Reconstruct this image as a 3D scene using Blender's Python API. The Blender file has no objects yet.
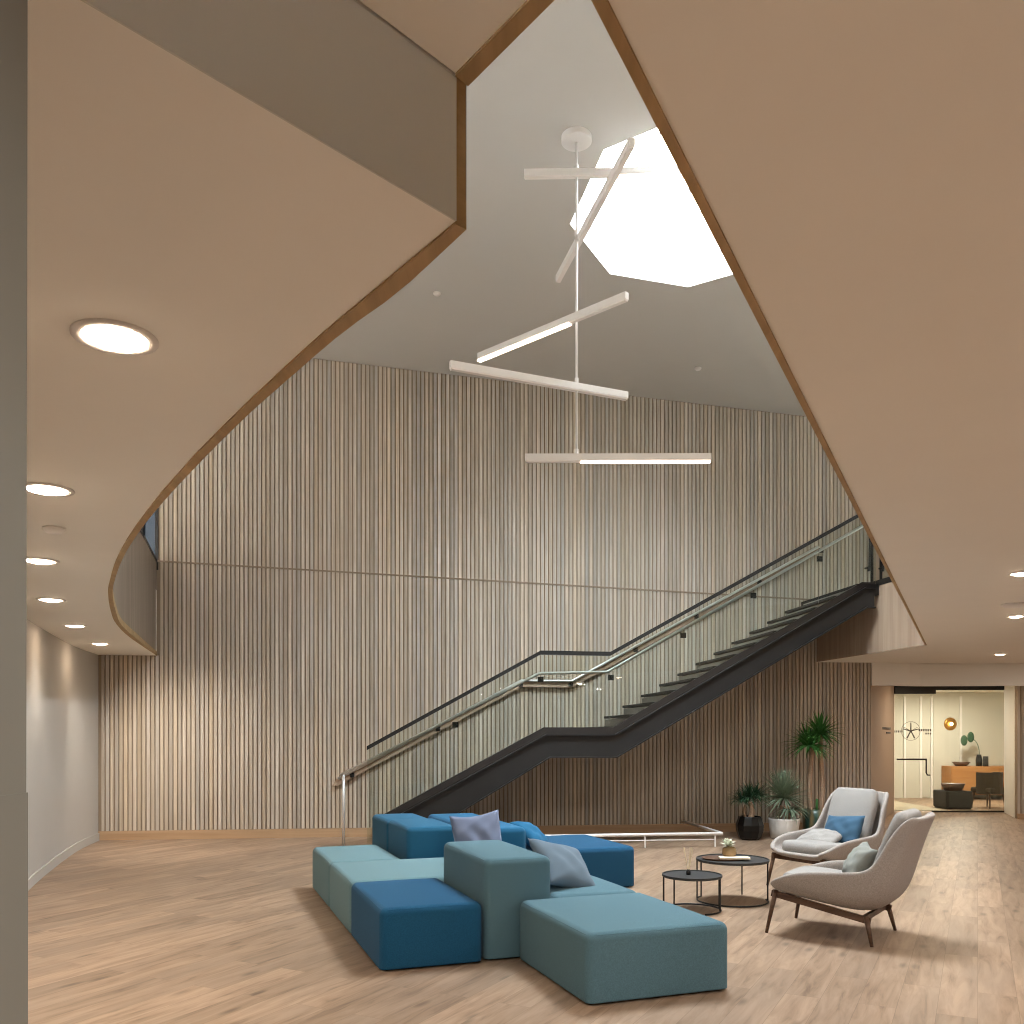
import bpy, bmesh, math, random
from mathutils import Vector, Matrix
random.seed(7)
S = bpy.context.scene
COL = S.collection
PI = math.pi
F, CX, HY, EYE = 891.0, 512.0, 733.0, 1.6
SOF = 2.764            # height of the low ceiling
TRAY = 3.09            # raised ceiling over the viewer
FL2 = 3.74             # upper floor
WO = Vector((0, 14.04, 0)); WA = math.atan(0.12)
E = Vector((math.cos(WA), math.sin(WA), 0)); NI = Vector((-math.sin(WA), math.cos(WA), 0))
def at_z(px, py, z):
    t = (z - EYE) * F / (HY - py)
    return Vector(((px - CX) / F * t, t, z))
def at_wall(px, py, off=0.0):     # local x and height on a plane parallel to the slatted wall
    u, v = (px - CX) / F, (HY - py) / F
    c = WO.dot(NI) - off
    t = c / (u * NI.x + NI.y)
    p = Vector((u * t, t, 0)) - WO
    return p.dot(E), EYE + v * t
def ceil_z(x): return 7.133 - 0.0703 * x

# ------------------------------------------------------------------ materials
def lin(c):
    r = []
    for k in c:
        k /= 255.0
        r.append(k / 12.92 if k <= 0.04045 else ((k + 0.055) / 1.055) ** 2.4)
    return (*r, 1)
def new_mat(name):
    m = bpy.data.materials.new(name); m.use_nodes = True
    nt = m.node_tree; b = nt.nodes['Principled BSDF']
    return m, nt, b
def nd(nt, t, **kw):
    n = nt.nodes.new(t)
    for k, v in kw.items():
        if k in n.inputs: n.inputs[k].default_value = v
        else: setattr(n, k, v)
    return n
def plain(name, c, rough=0.6, metal=0.0, noise=0.0, scale=20, bump=0.0, bscale=None, spec=0.5, sheen=0.0):
    m, nt, b = new_mat(name)
    b.inputs['Base Color'].default_value = lin(c)
    b.inputs['Roughness'].default_value = rough
    b.inputs['Metallic'].default_value = metal
    b.inputs['Specular IOR Level'].default_value = spec
    if sheen: b.inputs['Sheen Weight'].default_value = sheen
    tc = nd(nt, 'ShaderNodeTexCoord')
    if noise:
        n = nd(nt, 'ShaderNodeTexNoise', Scale=scale, Detail=4.0)
        nt.links.new(tc.outputs['Object'], n.inputs['Vector'])
        mx = nd(nt, 'ShaderNodeMix', data_type='RGBA')
        c2 = lin(c)
        mx.inputs[6].default_value = tuple(min(1, k * (1 + noise)) for k in c2[:3]) + (1,)
        mx.inputs[7].default_value = tuple(k * (1 - noise) for k in c2[:3]) + (1,)
        nt.links.new(n.outputs['Fac'], mx.inputs[0]); nt.links.new(mx.outputs[2], b.inputs['Base Color'])
    if bump:
        n2 = nd(nt, 'ShaderNodeTexNoise', Scale=bscale or scale, Detail=3.0)
        nt.links.new(tc.outputs['Object'], n2.inputs['Vector'])
        bp = nd(nt, 'ShaderNodeBump', Strength=bump, Distance=0.01)
        nt.links.new(n2.outputs['Fac'], bp.inputs['Height']); nt.links.new(bp.outputs['Normal'], b.inputs['Normal'])
    return m
def fabric(name, c, dark=0.35, scale=170, bump=0.25):
    m, nt, b = new_mat(name)
    b.inputs['Roughness'].default_value = 0.95
    b.inputs['Specular IOR Level'].default_value = 0.15
    b.inputs['Sheen Weight'].default_value = 0.06
    tc = nd(nt, 'ShaderNodeTexCoord')
    n = nd(nt, 'ShaderNodeTexNoise', Scale=scale, Detail=2.0)
    nt.links.new(tc.outputs['Object'], n.inputs['Vector'])
    mx = nd(nt, 'ShaderNodeMix', data_type='RGBA'); c2 = lin(c)
    mx.inputs[6].default_value = tuple(k * (1 - dark) for k in c2[:3]) + (1,)
    mx.inputs[7].default_value = tuple(min(1, k * (1 + dark)) for k in c2[:3]) + (1,)
    nt.links.new(n.outputs['Fac'], mx.inputs[0]); nt.links.new(mx.outputs[2], b.inputs['Base Color'])
    bp = nd(nt, 'ShaderNodeBump', Strength=bump, Distance=0.002)
    nt.links.new(n.outputs['Fac'], bp.inputs['Height']); nt.links.new(bp.outputs['Normal'], b.inputs['Normal'])
    return m
def emit(name, c, s):
    m, nt, b = new_mat(name)
    b.inputs['Base Color'].default_value = lin(c)
    b.inputs['Emission Color'].default_value = lin(c); b.inputs['Emission Strength'].default_value = s
    return m
def glass_mat(name, tint=(250, 252, 251), refl=0.9):
    m, nt, b = new_mat(name)
    nt.nodes.remove(b)
    out = nt.nodes['Material Output']
    tr = nd(nt, 'ShaderNodeBsdfTransparent'); tr.inputs['Color'].default_value = lin(tint)
    gl = nd(nt, 'ShaderNodeBsdfGlossy', Roughness=0.02)
    fr = nd(nt, 'ShaderNodeFresnel', IOR=1.45)
    mu = nd(nt, 'ShaderNodeMath', operation='MULTIPLY'); mu.inputs[1].default_value = refl
    mx = nd(nt, 'ShaderNodeMixShader')
    nt.links.new(fr.outputs[0], mu.inputs[0]); nt.links.new(mu.outputs[0], mx.inputs[0])
    nt.links.new(tr.outputs[0], mx.inputs[1]); nt.links.new(gl.outputs[0], mx.inputs[2])
    nt.links.new(mx.outputs[0], out.inputs['Surface'])
    return m
def wood(name, c1, c2, axis='Z', scale=1.0, rough=0.5, per=None):
    """long grained wood; per=(axis index, pitch) gives each slat its own tone"""
    m, nt, b = new_mat(name)
    b.inputs['Roughness'].default_value = rough; b.inputs['Specular IOR Level'].default_value = 0.3
    tc = nd(nt, 'ShaderNodeTexCoord')
    mp = nd(nt, 'ShaderNodeMapping')
    sc = {'X': (0.6, 14, 14), 'Y': (14, 0.6, 14), 'Z': (14, 14, 0.6)}[axis]
    mp.inputs['Scale'].default_value = tuple(k * scale for k in sc)
    nt.links.new(tc.outputs['Object'], mp.inputs['Vector'])
    n = nd(nt, 'ShaderNodeTexNoise', Scale=2.0, Detail=5.0, Roughness=0.6)
    nt.links.new(mp.outputs[0], n.inputs['Vector'])
    cr = nd(nt, 'ShaderNodeValToRGB')
    cr.color_ramp.elements[0].position = 0.3; cr.color_ramp.elements[0].color = lin(c1)
    cr.color_ramp.elements[1].position = 0.7; cr.color_ramp.elements[1].color = lin(c2)
    nt.links.new(n.outputs['Fac'], cr.inputs[0])
    last = cr.outputs[0]
    if per:
        sp = nd(nt, 'ShaderNodeSeparateXYZ'); nt.links.new(tc.outputs['Object'], sp.inputs[0])
        dv = nd(nt, 'ShaderNodeMath', operation='DIVIDE'); dv.inputs[1].default_value = per
        nt.links.new(sp.outputs['X'], dv.inputs[0])
        fl = nd(nt, 'ShaderNodeMath', operation='FLOOR'); nt.links.new(dv.outputs[0], fl.inputs[0])
        wn = nd(nt, 'ShaderNodeTexWhiteNoise', noise_dimensions='1D'); nt.links.new(fl.outputs[0], wn.inputs['W'])
        mr = nd(nt, 'ShaderNodeMapRange'); mr.inputs['To Min'].default_value = 0.78; mr.inputs['To Max'].default_value = 1.16
        nt.links.new(wn.outputs['Value'], mr.inputs['Value'])
        mul = nd(nt, 'ShaderNodeMix', data_type='RGBA', blend_type='MULTIPLY'); mul.inputs[0].default_value = 1
        nt.links.new(last, mul.inputs[6]); nt.links.new(mr.outputs[0], mul.inputs[7])
        hs = nd(nt, 'ShaderNodeHueSaturation'); 
        ms = nd(nt, 'ShaderNodeMapRange'); ms.inputs['To Min'].default_value = 0.55; ms.inputs['To Max'].default_value = 1.35
        nt.links.new(wn.outputs['Color'], ms.inputs['Value'])
        nt.links.new(ms.outputs[0], hs.inputs['Saturation']); nt.links.new(mul.outputs[2], hs.inputs['Color'])
        last = hs.outputs[0]
    nt.links.new(last, b.inputs['Base Color'])
    return m
def floor_mat():
    m, nt, b = new_mat('oak plank floor')
    b.inputs['Roughness'].default_value = 0.42; b.inputs['Specular IOR Level'].default_value = 0.35
    tc = nd(nt, 'ShaderNodeTexCoord')
    mp = nd(nt, 'ShaderNodeMapping'); mp.inputs['Rotation'].default_value = (0, 0, -math.radians(90 - 27.6))
    nt.links.new(tc.outputs['Object'], mp.inputs['Vector'])
    br = nd(nt, 'ShaderNodeTexBrick', Scale=1.0)
    br.offset = 0.37; br.offset_frequency = 2
    br.inputs['Color1'].default_value = (0, 0, 0, 1); br.inputs['Color2'].default_value = (1, 1, 1, 1)
    br.inputs['Mortar'].default_value = (0.5, 0.5, 0.5, 1)
    br.inputs['Mortar Size'].default_value = 0.0012; br.inputs['Mortar Smooth'].default_value = 0.3
    br.inputs['Brick Width'].default_value = 1.55; br.inputs['Row Height'].default_value = 0.21
    nt.links.new(mp.outputs[0], br.inputs['Vector'])
    # grain, shifted per plank
    ad = nd(nt, 'ShaderNodeVectorMath', operation='MULTIPLY_ADD')
    ad.inputs[1].default_value = (7, 13, 3)
    nt.links.new(br.outputs['Color'], ad.inputs[0]); nt.links.new(mp.outputs[0], ad.inputs[2])
    m2 = nd(nt, 'ShaderNodeMapping'); m2.inputs['Scale'].default_value = (1.1, 9, 1)
    nt.links.new(ad.outputs[0], m2.inputs['Vector'])
    n = nd(nt, 'ShaderNodeTexNoise', Scale=1.6, Detail=8.0, Roughness=0.62, Distortion=0.6)
    nt.links.new(m2.outputs[0], n.inputs['Vector'])
    cr = nd(nt, 'ShaderNodeValToRGB')
    cr.color_ramp.elements[0].position = 0.27; cr.color_ramp.elements[0].color = lin((114, 92, 75))
    cr.color_ramp.elements[1].position = 0.62; cr.color_ramp.elements[1].color = lin((167, 142, 120))
    e = cr.color_ramp.elements.new(0.45); e.color = lin((151, 126, 104))
    nt.links.new(n.outputs['Fac'], cr.inputs[0])
    # plank tone
    mr = nd(nt, 'ShaderNodeMapRange'); mr.inputs['To Min'].default_value = 0.80; mr.inputs['To Max'].default_value = 1.13
    nt.links.new(br.outputs['Color'], mr.inputs['Value'])
    mu = nd(nt, 'ShaderNodeMix', data_type='RGBA', blend_type='MULTIPLY'); mu.inputs[0].default_value = 1
    nt.links.new(cr.outputs[0], mu.inputs[6]); nt.links.new(mr.outputs[0], mu.inputs[7])
    # greyish patches
    n3 = nd(nt, 'ShaderNodeTexNoise', Scale=0.9, Detail=3.0)
    m3 = nd(nt, 'ShaderNodeMapping'); m3.inputs['Scale'].default_value = (0.8, 3, 1)
    nt.links.new(ad.outputs[0], m3.inputs['Vector']); nt.links.new(m3.outputs[0], n3.inputs['Vector'])
    c3 = nd(nt, 'ShaderNodeMapRange'); c3.inputs['From Min'].default_value = 0.5; c3.inputs['From Max'].default_value = 0.75
    c3.inputs['To Max'].default_value = 0.55
    nt.links.new(n3.outputs['Fac'], c3.inputs['Value'])
    mg = nd(nt, 'ShaderNodeMix', data_type='RGBA'); mg.inputs[7].default_value = lin((140, 122, 106))
    nt.links.new(c3.outputs[0], mg.inputs[0]); nt.links.new(mu.outputs[2], mg.inputs[6])
    # knots
    vo = nd(nt, 'ShaderNodeTexVoronoi', Scale=1.0); m4 = nd(nt, 'ShaderNodeMapping'); m4.inputs['Scale'].default_value = (1.6, 4.6, 1)
    nt.links.new(ad.outputs[0], m4.inputs['Vector']); nt.links.new(m4.outputs[0], vo.inputs['Vector'])
    kr = nd(nt, 'ShaderNodeMapRange'); kr.inputs['From Min'].default_value = 0.04; kr.inputs['From Max'].default_value = 0.17
    kr.inputs['To Min'].default_value = 0.55; kr.inputs['To Max'].default_value = 1.0
    nt.links.new(vo.outputs['Distance'], kr.inputs['Value'])
    mk = nd(nt, 'ShaderNodeMix', data_type='RGBA', blend_type='MULTIPLY'); mk.inputs[0].default_value = 1
    nt.links.new(mg.outputs[2], mk.inputs[6]); nt.links.new(kr.outputs[0], mk.inputs[7])
    # joints
    mj = nd(nt, 'ShaderNodeMix', data_type='RGBA'); mj.inputs[7].default_value = lin((112, 90, 72))
    nt.links.new(br.outputs['Fac'], mj.inputs[0]); nt.links.new(mk.outputs[2], mj.inputs[6])
    nt.links.new(mj.outputs[2], b.inputs['Base Color'])
    return m

M = {}
M['floor'] = floor_mat()
M['slat'] = wood('limed oak slats', (180, 167, 150), (208, 197, 182), 'Z', 1.0, 0.6, per=0.065)
M['slat_back'] = plain('dark felt backing', (146, 130, 112), 0.95)
M['skirt'] = wood('oak skirting', (172, 140, 108), (190, 160, 128), 'X', 0.6)
M['veneer'] = wood('grey oak veneer', (116, 103, 91), (142, 129, 116), 'Z', 0.5, 0.5)
M['veneer_pale'] = wood('pale oak veneer', (164, 142, 122), (186, 166, 146), 'Z', 0.4, 0.5)
M['trim'] = wood('oak edge trim', (150, 122, 82), (176, 146, 102), 'Y', 0.6, 0.5)
M['plaster'] = plain('warm white plaster', (240, 237, 229), 0.9, noise=0.02, scale=3)
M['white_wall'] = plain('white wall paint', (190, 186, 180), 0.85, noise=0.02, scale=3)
M['grey_ceiling'] = plain('off white upper ceiling', (196, 192, 186), 0.9, noise=0.02, scale=2)
M['pillar'] = plain('grey pillar paint', (112, 109, 99), 0.8)
M['beige'] = plain('beige panel', (178, 158, 140), 0.8)
M['steel'] = plain('blackened steel', (23, 22, 22), 0.55, 0.0, noise=0.15, scale=6)
M['brown_steel'] = plain('dark brown steel', (35, 30, 27), 0.5, 0.0)
M['black'] = plain('matt black', (24, 23, 22), 0.5)
M['chrome'] = plain('brushed stainless steel', (208, 208, 206), 0.35, 0.6)
M['white_metal'] = plain('white painted metal', (232, 228, 224), 0.4)
M['tread'] = plain('dark stair tread', (70, 68, 66), 0.7)
M['riser'] = plain('pale concrete riser', (168, 166, 160), 0.8)
M['glass'] = glass_mat('clear glass', (246, 250, 248), 0.7)
M['sky_glass'] = glass_mat('skylight glass', (245, 248, 250), 0.5)
M['dimming'] = glass_mat('smoked glass', (62, 64, 66), 0.6)  # tint added to hold back the overbright sky behind the window
M['lamp'] = emit('warm lamp lens', (255, 226, 194), 60)
M['led'] = emit('warm led strip', (255, 226, 205), 7)
M['led_off'] = plain('frosted lens', (235, 228, 222), 0.5)
M['teal'] = fabric('muted teal wool', (86, 117, 129))
M['pale_teal'] = fabric('pale teal wool', (108, 138, 145))
M['mid_teal'] = fabric('blue teal wool', (40, 94, 124))
M['blue'] = fabric('strong blue wool', (32, 78, 110))
M['navy'] = fabric('deep blue wool', (30, 82, 116))
M['lavender'] = fabric('lavender grey linen', (114, 123, 146), 0.15, 300, 0.1)
M['grey_blue'] = fabric('grey blue linen', (106, 122, 136), 0.15, 300, 0.1)
M['pillow_blue'] = fabric('denim blue linen', (62, 92, 116), 0.2, 300, 0.1)
M['cerulean'] = fabric('bright blue wool', (38, 96, 132), 0.2)
M['boucle'] = fabric('light grey wool', (160, 152, 146), 0.38, 110, 0.35)
M['boucle_seat'] = fabric('pale grey cushion wool', (152, 148, 144), 0.3, 110, 0.35)
M['grey_pillow'] = fabric('sage grey linen', (140, 142, 136), 0.15, 300, 0.1)
M['knit'] = fabric('chunky pale knit', (182, 178, 172), 0.4, 40, 1.0)
M['walnut'] = wood('walnut', (74, 54, 42), (104, 78, 60), 'X', 1.5, 0.45)
M['black_top'] = plain('black stained table top', (52, 52, 52), 0.5)
M['reed'] = plain('pale reed', (232, 216, 190), 0.7)
M['soil'] = plain('potting soil', (58, 44, 34), 1.0, noise=0.3, scale=40)
M['bark'] = plain('pale brown trunk', (168, 140, 116), 0.9, noise=0.25, scale=30, bump=0.6, bscale=40)
M['leaf'] = plain('green leaf', (66, 124, 56), 0.55, noise=0.25, scale=9)
M['leaf_dark'] = plain('dark green leaf', (44, 78, 52), 0.55, noise=0.3, scale=9)
M['leaf_grey'] = plain('grey green leaf', (128, 146, 122), 0.6, noise=0.3, scale=9)
M['pot_black'] = plain('gloss black glaze', (12, 10, 9), 0.3, spec=0.35)
M['pot_white'] = plain('white ceramic', (220, 216, 210), 0.5, noise=0.04, scale=12, bump=0.5, bscale=18)
M['cream'] = plain('cream wall', (206, 202, 190), 0.8)
M['brass'] = plain('brass', (200, 150, 84), 0.28, 1.0)
M['orange_oak'] = wood('honey oak', (164, 112, 64), (186, 136, 86), 'X', 0.8)
M['charcoal'] = fabric('charcoal wool', (62, 60, 58), 0.3)
M['dark_chair'] = fabric('dark brown felt', (68, 58, 46), 0.2)
M['wood_bowl'] = plain('dark wooden bowl', (84, 56, 38), 0.5)
M['rug'] = plain('pale rug', (190, 178, 158), 1.0, noise=0.08, scale=30)
M['petal'] = plain('pale petal', (222, 224, 206), 0.6)
M['sign'] = plain('dark sign lettering', (84, 78, 74), 0.6)
def glaze():
    m, nt, b = new_mat('green glaze')
    b.inputs['Roughness'].default_value = 0.3
    tc = nd(nt, 'ShaderNodeTexCoord'); mp = nd(nt, 'ShaderNodeMapping'); mp.inputs['Scale'].default_value = (12, 12, 1.5)
    n = nd(nt, 'ShaderNodeTexNoise', Scale=1.5, Detail=3.0)
    cr = nd(nt, 'ShaderNodeValToRGB')
    cr.color_ramp.elements[0].position = 0.38; cr.color_ramp.elements[0].color = lin((38, 78, 70))
    cr.color_ramp.elements[1].position = 0.62; cr.color_ramp.elements[1].color = lin((128, 112, 78))
    nt.links.new(tc.outputs['Object'], mp.inputs[0]); nt.links.new(mp.outputs[0], n.inputs['Vector'])
    nt.links.new(n.outputs['Fac'], cr.inputs[0]); nt.links.new(cr.outputs[0], b.inputs['Base Color'])
    return m
M['pot_green'] = glaze()

# ------------------------------------------------------------------ helpers
def link(name, bm, mat, parent=None, loc=(0, 0, 0), rz=0.0, smooth=False):
    me = bpy.data.meshes.new(name)
    bmesh.ops.recalc_face_normals(bm, faces=bm.faces)
    bm.to_mesh(me); bm.free()
    if smooth:
        for p in me.polygons: p.use_smooth = True
    if mat is not None: me.materials.append(mat)
    o = bpy.data.objects.new(name, me); COL.objects.link(o)
    o.location = loc; o.rotation_euler = (0, 0, rz)
    if parent is not None: o.parent = parent
    return o
def tag(o, label, cat, group=None, kind=None):
    o['label'] = label; o['category'] = cat
    if group: o['group'] = group
    if kind: o['kind'] = kind
    return o
def thing(name, label, cat, loc=(0, 0, 0), rz=0.0, group=None):
    o = bpy.data.objects.new(name, None); COL.objects.link(o)
    o.empty_display_size = 0.1
    o.location = loc; o.rotation_euler = (0, 0, rz)
    return tag(o, label, cat, group)
def struct(o):
    o['kind'] = 'structure'; return o
def copy_tree(o, parent=None):
    c = o.copy(); COL.objects.link(c)
    if parent is not None: c.parent = parent
    for ch in list(o.children): copy_tree(ch, c)
    return c
def box(bm, x0, x1, y0, y1, z0, z1):
    vs = [bm.verts.new(p) for p in ((x0,y0,z0),(x1,y0,z0),(x1,y1,z0),(x0,y1,z0),(x0,y0,z1),(x1,y0,z1),(x1,y1,z1),(x0,y1,z1))]
    for f in ((0,1,2,3),(4,5,6,7),(0,1,5,4),(1,2,6,5),(2,3,7,6),(3,0,4,7)): bm.faces.new([vs[i] for i in f])
def BX(*a):
    bm = bmesh.new(); box(bm, *a); return bm
def prism(bm, pts, z0, z1):
    """plan polygon with straight walls; z may be a function of x"""
    f0 = z0 if callable(z0) else (lambda x: z0); f1 = z1 if callable(z1) else (lambda x: z1)
    a = [bm.verts.new((p[0], p[1], f0(p[0]))) for p in pts]; b = [bm.verts.new((p[0], p[1], f1(p[0]))) for p in pts]
    n = len(pts)
    bm.faces.new(a); bm.faces.new(b)
    for i in range(n): bm.faces.new((a[i], a[(i+1) % n], b[(i+1) % n], b[i]))
def side_prism(bm, pts, y0, y1):
    """polygon in x,z pushed through y"""
    a = [bm.verts.new((p[0], y0, p[1])) for p in pts]; b = [bm.verts.new((p[0], y1, p[1])) for p in pts]
    n = len(pts); bm.faces.new(a); bm.faces.new(b)
    for i in range(n): bm.faces.new((a[i], a[(i+1) % n], b[(i+1) % n], b[i]))
def tube(bm, pts, r, n=10, closed=False, caps=True, r_of=None):
    pts = [Vector(p) for p in pts]; rings = []; m = len(pts); up = None
    for i, p in enumerate(pts):
        if closed: d = (pts[(i+1) % m] - pts[i-1]).normalized()
        else: d = (pts[min(i+1, m-1)] - pts[max(i-1, 0)]).normalized()
        if up is None:
            up = Vector((0,0,1)) if abs(d.z) < 0.9 else Vector((1,0,0))
        s = d.cross(up).normalized(); up = s.cross(d).normalized()
        rr = r_of(i) if r_of else r
        k = 1.0
        if 0 < i < m-1 or closed:
            a = (pts[i]-pts[i-1]).normalized(); c = (pts[(i+1) % m]-pts[i]).normalized()
            k = 1.0/max(0.6, math.sqrt(max(0.0,(1+a.dot(c))/2)))
        rings.append([bm.verts.new(p + (s*math.cos(2*PI*j/n) + up*math.sin(2*PI*j/n))*rr*(k if abs(k-1) > 1e-3 else 1)) for j in range(n)])
    for i in range(m if closed else m-1):
        A, B = rings[i], rings[(i+1) % m]
        for j in range(n): bm.faces.new((A[j], A[(j+1) % n], B[(j+1) % n], B[j]))
    if caps and not closed:
        bm.faces.new(rings[0]); bm.faces.new(rings[-1])
def lathe(bm, prof, n=32, c=(0,0)):
    rings = []
    for r, z in prof:
        if r < 1e-5: rings.append([bm.verts.new((c[0], c[1], z))])
        else: rings.append([bm.verts.new((c[0]+r*math.cos(2*PI*j/n), c[1]+r*math.sin(2*PI*j/n), z)) for j in range(n)])
    for A, B in zip(rings, rings[1:]):
        for j in range(n):
            k = (j+1) % n
            if len(A) == 1 and len(B) == 1: continue
            if len(A) == 1: bm.faces.new((A[0], B[j], B[k]))
            elif len(B) == 1: bm.faces.new((A[j], A[k], B[0]))
            else: bm.faces.new((A[j], A[k], B[k], B[j]))
def beam(bm, a, b, w, h, up=(0,0,1)):
    """rectangular bar from a to b, w across, h along up"""
    a, b = Vector(a), Vector(b); d = (b-a).normalized(); s = d.cross(Vector(up)).normalized(); u = s.cross(d).normalized()
    vs = [bm.verts.new(p + s*sx*w/2 + u*sz*h/2) for p in (a, b) for sx, sz in ((-1,-1),(1,-1),(1,1),(-1,1))]
    for f in ((0,1,2,3),(4,5,6,7),(0,1,5,4),(1,2,6,5),(2,3,7,6),(3,0,4,7)): bm.faces.new([vs[i] for i in f])
def rgrid(h, r, n_in):
    t = [r*math.tan(k*PI/4/4) for k in range(5)]
    a = [-(h-r)-x for x in reversed(t)]
    mid = [-(h-r) + 2*(h-r)*k/n_in for k in range(1, n_in)]
    return a + mid + [-x for x in reversed(a)]
def rbox(bm, sx, sy, sz, r, bulge=0.0, side=0.0, n_in=6):
    """soft cuboid standing on z=0, centred in x,y"""
    hx, hy, hz = sx/2, sy/2, sz/2; r = min(r, hx*.95, hy*.95, hz*.95)
    gx, gy, gz = rgrid(hx, r, n_in), rgrid(hy, r, n_in), rgrid(hz, r, 3)
    cache = {}
    def v(x, y, z):
        k = (round(x, 6), round(y, 6), round(z, 6))
        if k in cache: return cache[k]
        q = Vector((max(-(hx-r), min(hx-r, x)), max(-(hy-r), min(hy-r, y)), max(-(hz-r), min(hz-r, z))))
        d = Vector((x, y, z)) - q
        p = q + d.normalized()*r if d.length > 1e-9 else Vector((x, y, z))
        ex = max(0, 1-(p.x/hx)**2); ey = max(0, 1-(p.y/hy)**2); ez = max(0, 1-(p.z/hz)**2)
        if p.z > 0: p.z += bulge*ex**.7*ey**.7*(p.z/hz)
        p.x += side*ey**.6*ez**.6*(p.x/hx); p.y += side*ex**.6*ez**.6*(p.y/hy)
        cache[k] = bm.verts.new((p.x, p.y, p.z+hz)); return cache[k]
    def quad(a, b, c, d): bm.faces.new((a, b, c, d))
    for i in range(len(gx)-1):
        for j in range(len(gy)-1):
            for z in (-hz, hz): quad(v(gx[i],gy[j],z), v(gx[i+1],gy[j],z), v(gx[i+1],gy[j+1],z), v(gx[i],gy[j+1],z))
        for k in range(len(gz)-1):
            for y in (-hy, hy): quad(v(gx[i],y,gz[k]), v(gx[i+1],y,gz[k]), v(gx[i+1],y,gz[k+1]), v(gx[i],y,gz[k+1]))
    for j in range(len(gy)-1):
        for k in range(len(gz)-1):
            for x in (-hx, hx): quad(v(x,gy[j],gz[k]), v(x,gy[j+1],gz[k]), v(x,gy[j+1],gz[k+1]), v(x,gy[j],gz[k+1]))
def catmull(pts, n=6):
    out = []; P = [2*Vector(pts[0])-Vector(pts[1])] + [Vector(p) for p in pts] + [2*Vector(pts[-1])-Vector(pts[-2])]
    for i in range(1, len(P)-2):
        for k in range(n):
            t = k/n; a, b, c, d = P[i-1], P[i], P[i+1], P[i+2]
            out.append(0.5*((2*b)+(c-a)*t+(2*a-5*b+4*c-d)*t*t+(3*b-a-3*c+d)*t**3))
    out.append(P[-2]); return out
def pillow_bm(w, h, t, seed=0, pinch=0.10, n=22, wr=0.012):
    """cushion standing in its own x,z plane, thickness along y, centred on origin"""
    rnd = random.Random(seed); ph = [rnd.uniform(0, 6) for _ in range(6)]
    bm = bmesh.new(); g = {}
    for s in (1, -1):
        for i in range(n+1):
            for j in range(n+1):
                u, v = -1+2*i/n, -1+2*j/n
                edge = i in (0, n) or j in (0, n)
                if s == -1 and edge: g[s, i, j] = g[1, i, j]; continue
                x = u*(1-pinch*(1-v*v))*w/2*(1+0.03*math.sin(3*v+ph[0])); z = v*(1-pinch*(1-u*u))*h/2*(1+0.03*math.sin(3*u+ph[1]))
                th = ((1-u*u)*(1-v*v))**0.42*t/2
                th += wr*(1-abs(u))*(1-abs(v))*math.sin(7*u+5*v+ph[2]) + wr*0.8*(1-u**4)*(1-v**4)*math.sin(9*v-6*u+ph[3])*(abs(u)+abs(v))*0.5
                if edge: th = 0
                g[s, i, j] = bm.verts.new((x, s*max(th, 0.0 if edge else 0.004), z))
        for i in range(n):
            for j in range(n):
                q = (g[s,i,j], g[s,i+1,j], g[s,i+1,j+1], g[s,i,j+1])
                if len(set(q)) == 4: bm.faces.new(q)
    return bm
def pose(o, loc, rx=0, ry=0, rz=0):
    o.rotation_mode = 'ZYX' if False else 'XYZ'
    o.location = loc; o.rotation_euler = (rx, ry, rz)

# ------------------------------------------------------------------ ceilings and the opening
sof_px = [(455.3,221.5),(388,277.7),(325.3,330),(280,371),(240,409),(200,449),(170,482),(151.5,504.5),(130,534),(116,559.6),(109.7,580.7),(108,592),(110.4,609),(116,623),(130,637),(153.8,653.4)]
voi_px = [(466.4,227),(398,290),(343.3,330),(292,374),(245,416),(200,461),(163,501),(139.7,530),(123,557),(114.4,580.7),(112.8,595),(116,611),(122,625),(137.4,639),(156,655)]
sof_c = [at_z(x, y, SOF) for x, y in sof_px]; voi_c = [at_z(x, y, SOF) for x, y in voi_px]
sof_c = catmull(sof_c, 5); voi_c = catmull(voi_c, 5)
def wall_y(x): return 14.04 + 0.12*x
WS = 0.02    # slat depth in front of the wall plane
# let both curves run into the wall
def run_in(c):
    d = (c[-1]-c[-4]).normalized(); p = c[-1]
    t = (wall_y(p.x)-p.y)/(d.y-0.12*d.x)
    return c + [p + d*max(0.02, t)]
sof_c = run_in(sof_c); voi_c = run_in(voi_c)
RD = Vector((5.3314, 10.365, 0)).normalized()        # direction of the long right edge
R0 = Vector((0.1286, 1.415, SOF)); R1 = Vector((5.46, 11.78, SOF))
RN = Vector((RD.y, -RD.x, 0))                         # towards the soffit side
L1d = Vector((-0.557, -0.6125, 0)).normalized()
C_in = sof_c[0]
L2a, L2b = Vector((-0.128, 2.012, TRAY)), Vector((0.0305, 1.811, TRAY))
L2d = (L2b-L2a).normalized()
def meet(p, d, q, e):
    den = d.x*e.y-d.y*e.x; t = ((q.x-p.x)*e.y-(q.y-p.y)*e.x)/den; return p + d*t
APEX = meet(L2a, L2d, R0, RD)
# left soffit
pts = [C_in + L1d*0] + [C_in + L1d*6.2]
pts += [Vector((-12, pts[-1].y, 0)), Vector((-12, wall_y(-12)-0.01, 0))]
e = sof_c[-1]; pts += [Vector((e.x, wall_y(e.x)-0.01, 0))] + list(reversed(sof_c[1:-1]))
bm = bmesh.new(); prism(bm, [(p.x, p.y) for p in pts], SOF, FL2)
struct(link('ceiling', bm, M['plaster']))
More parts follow.
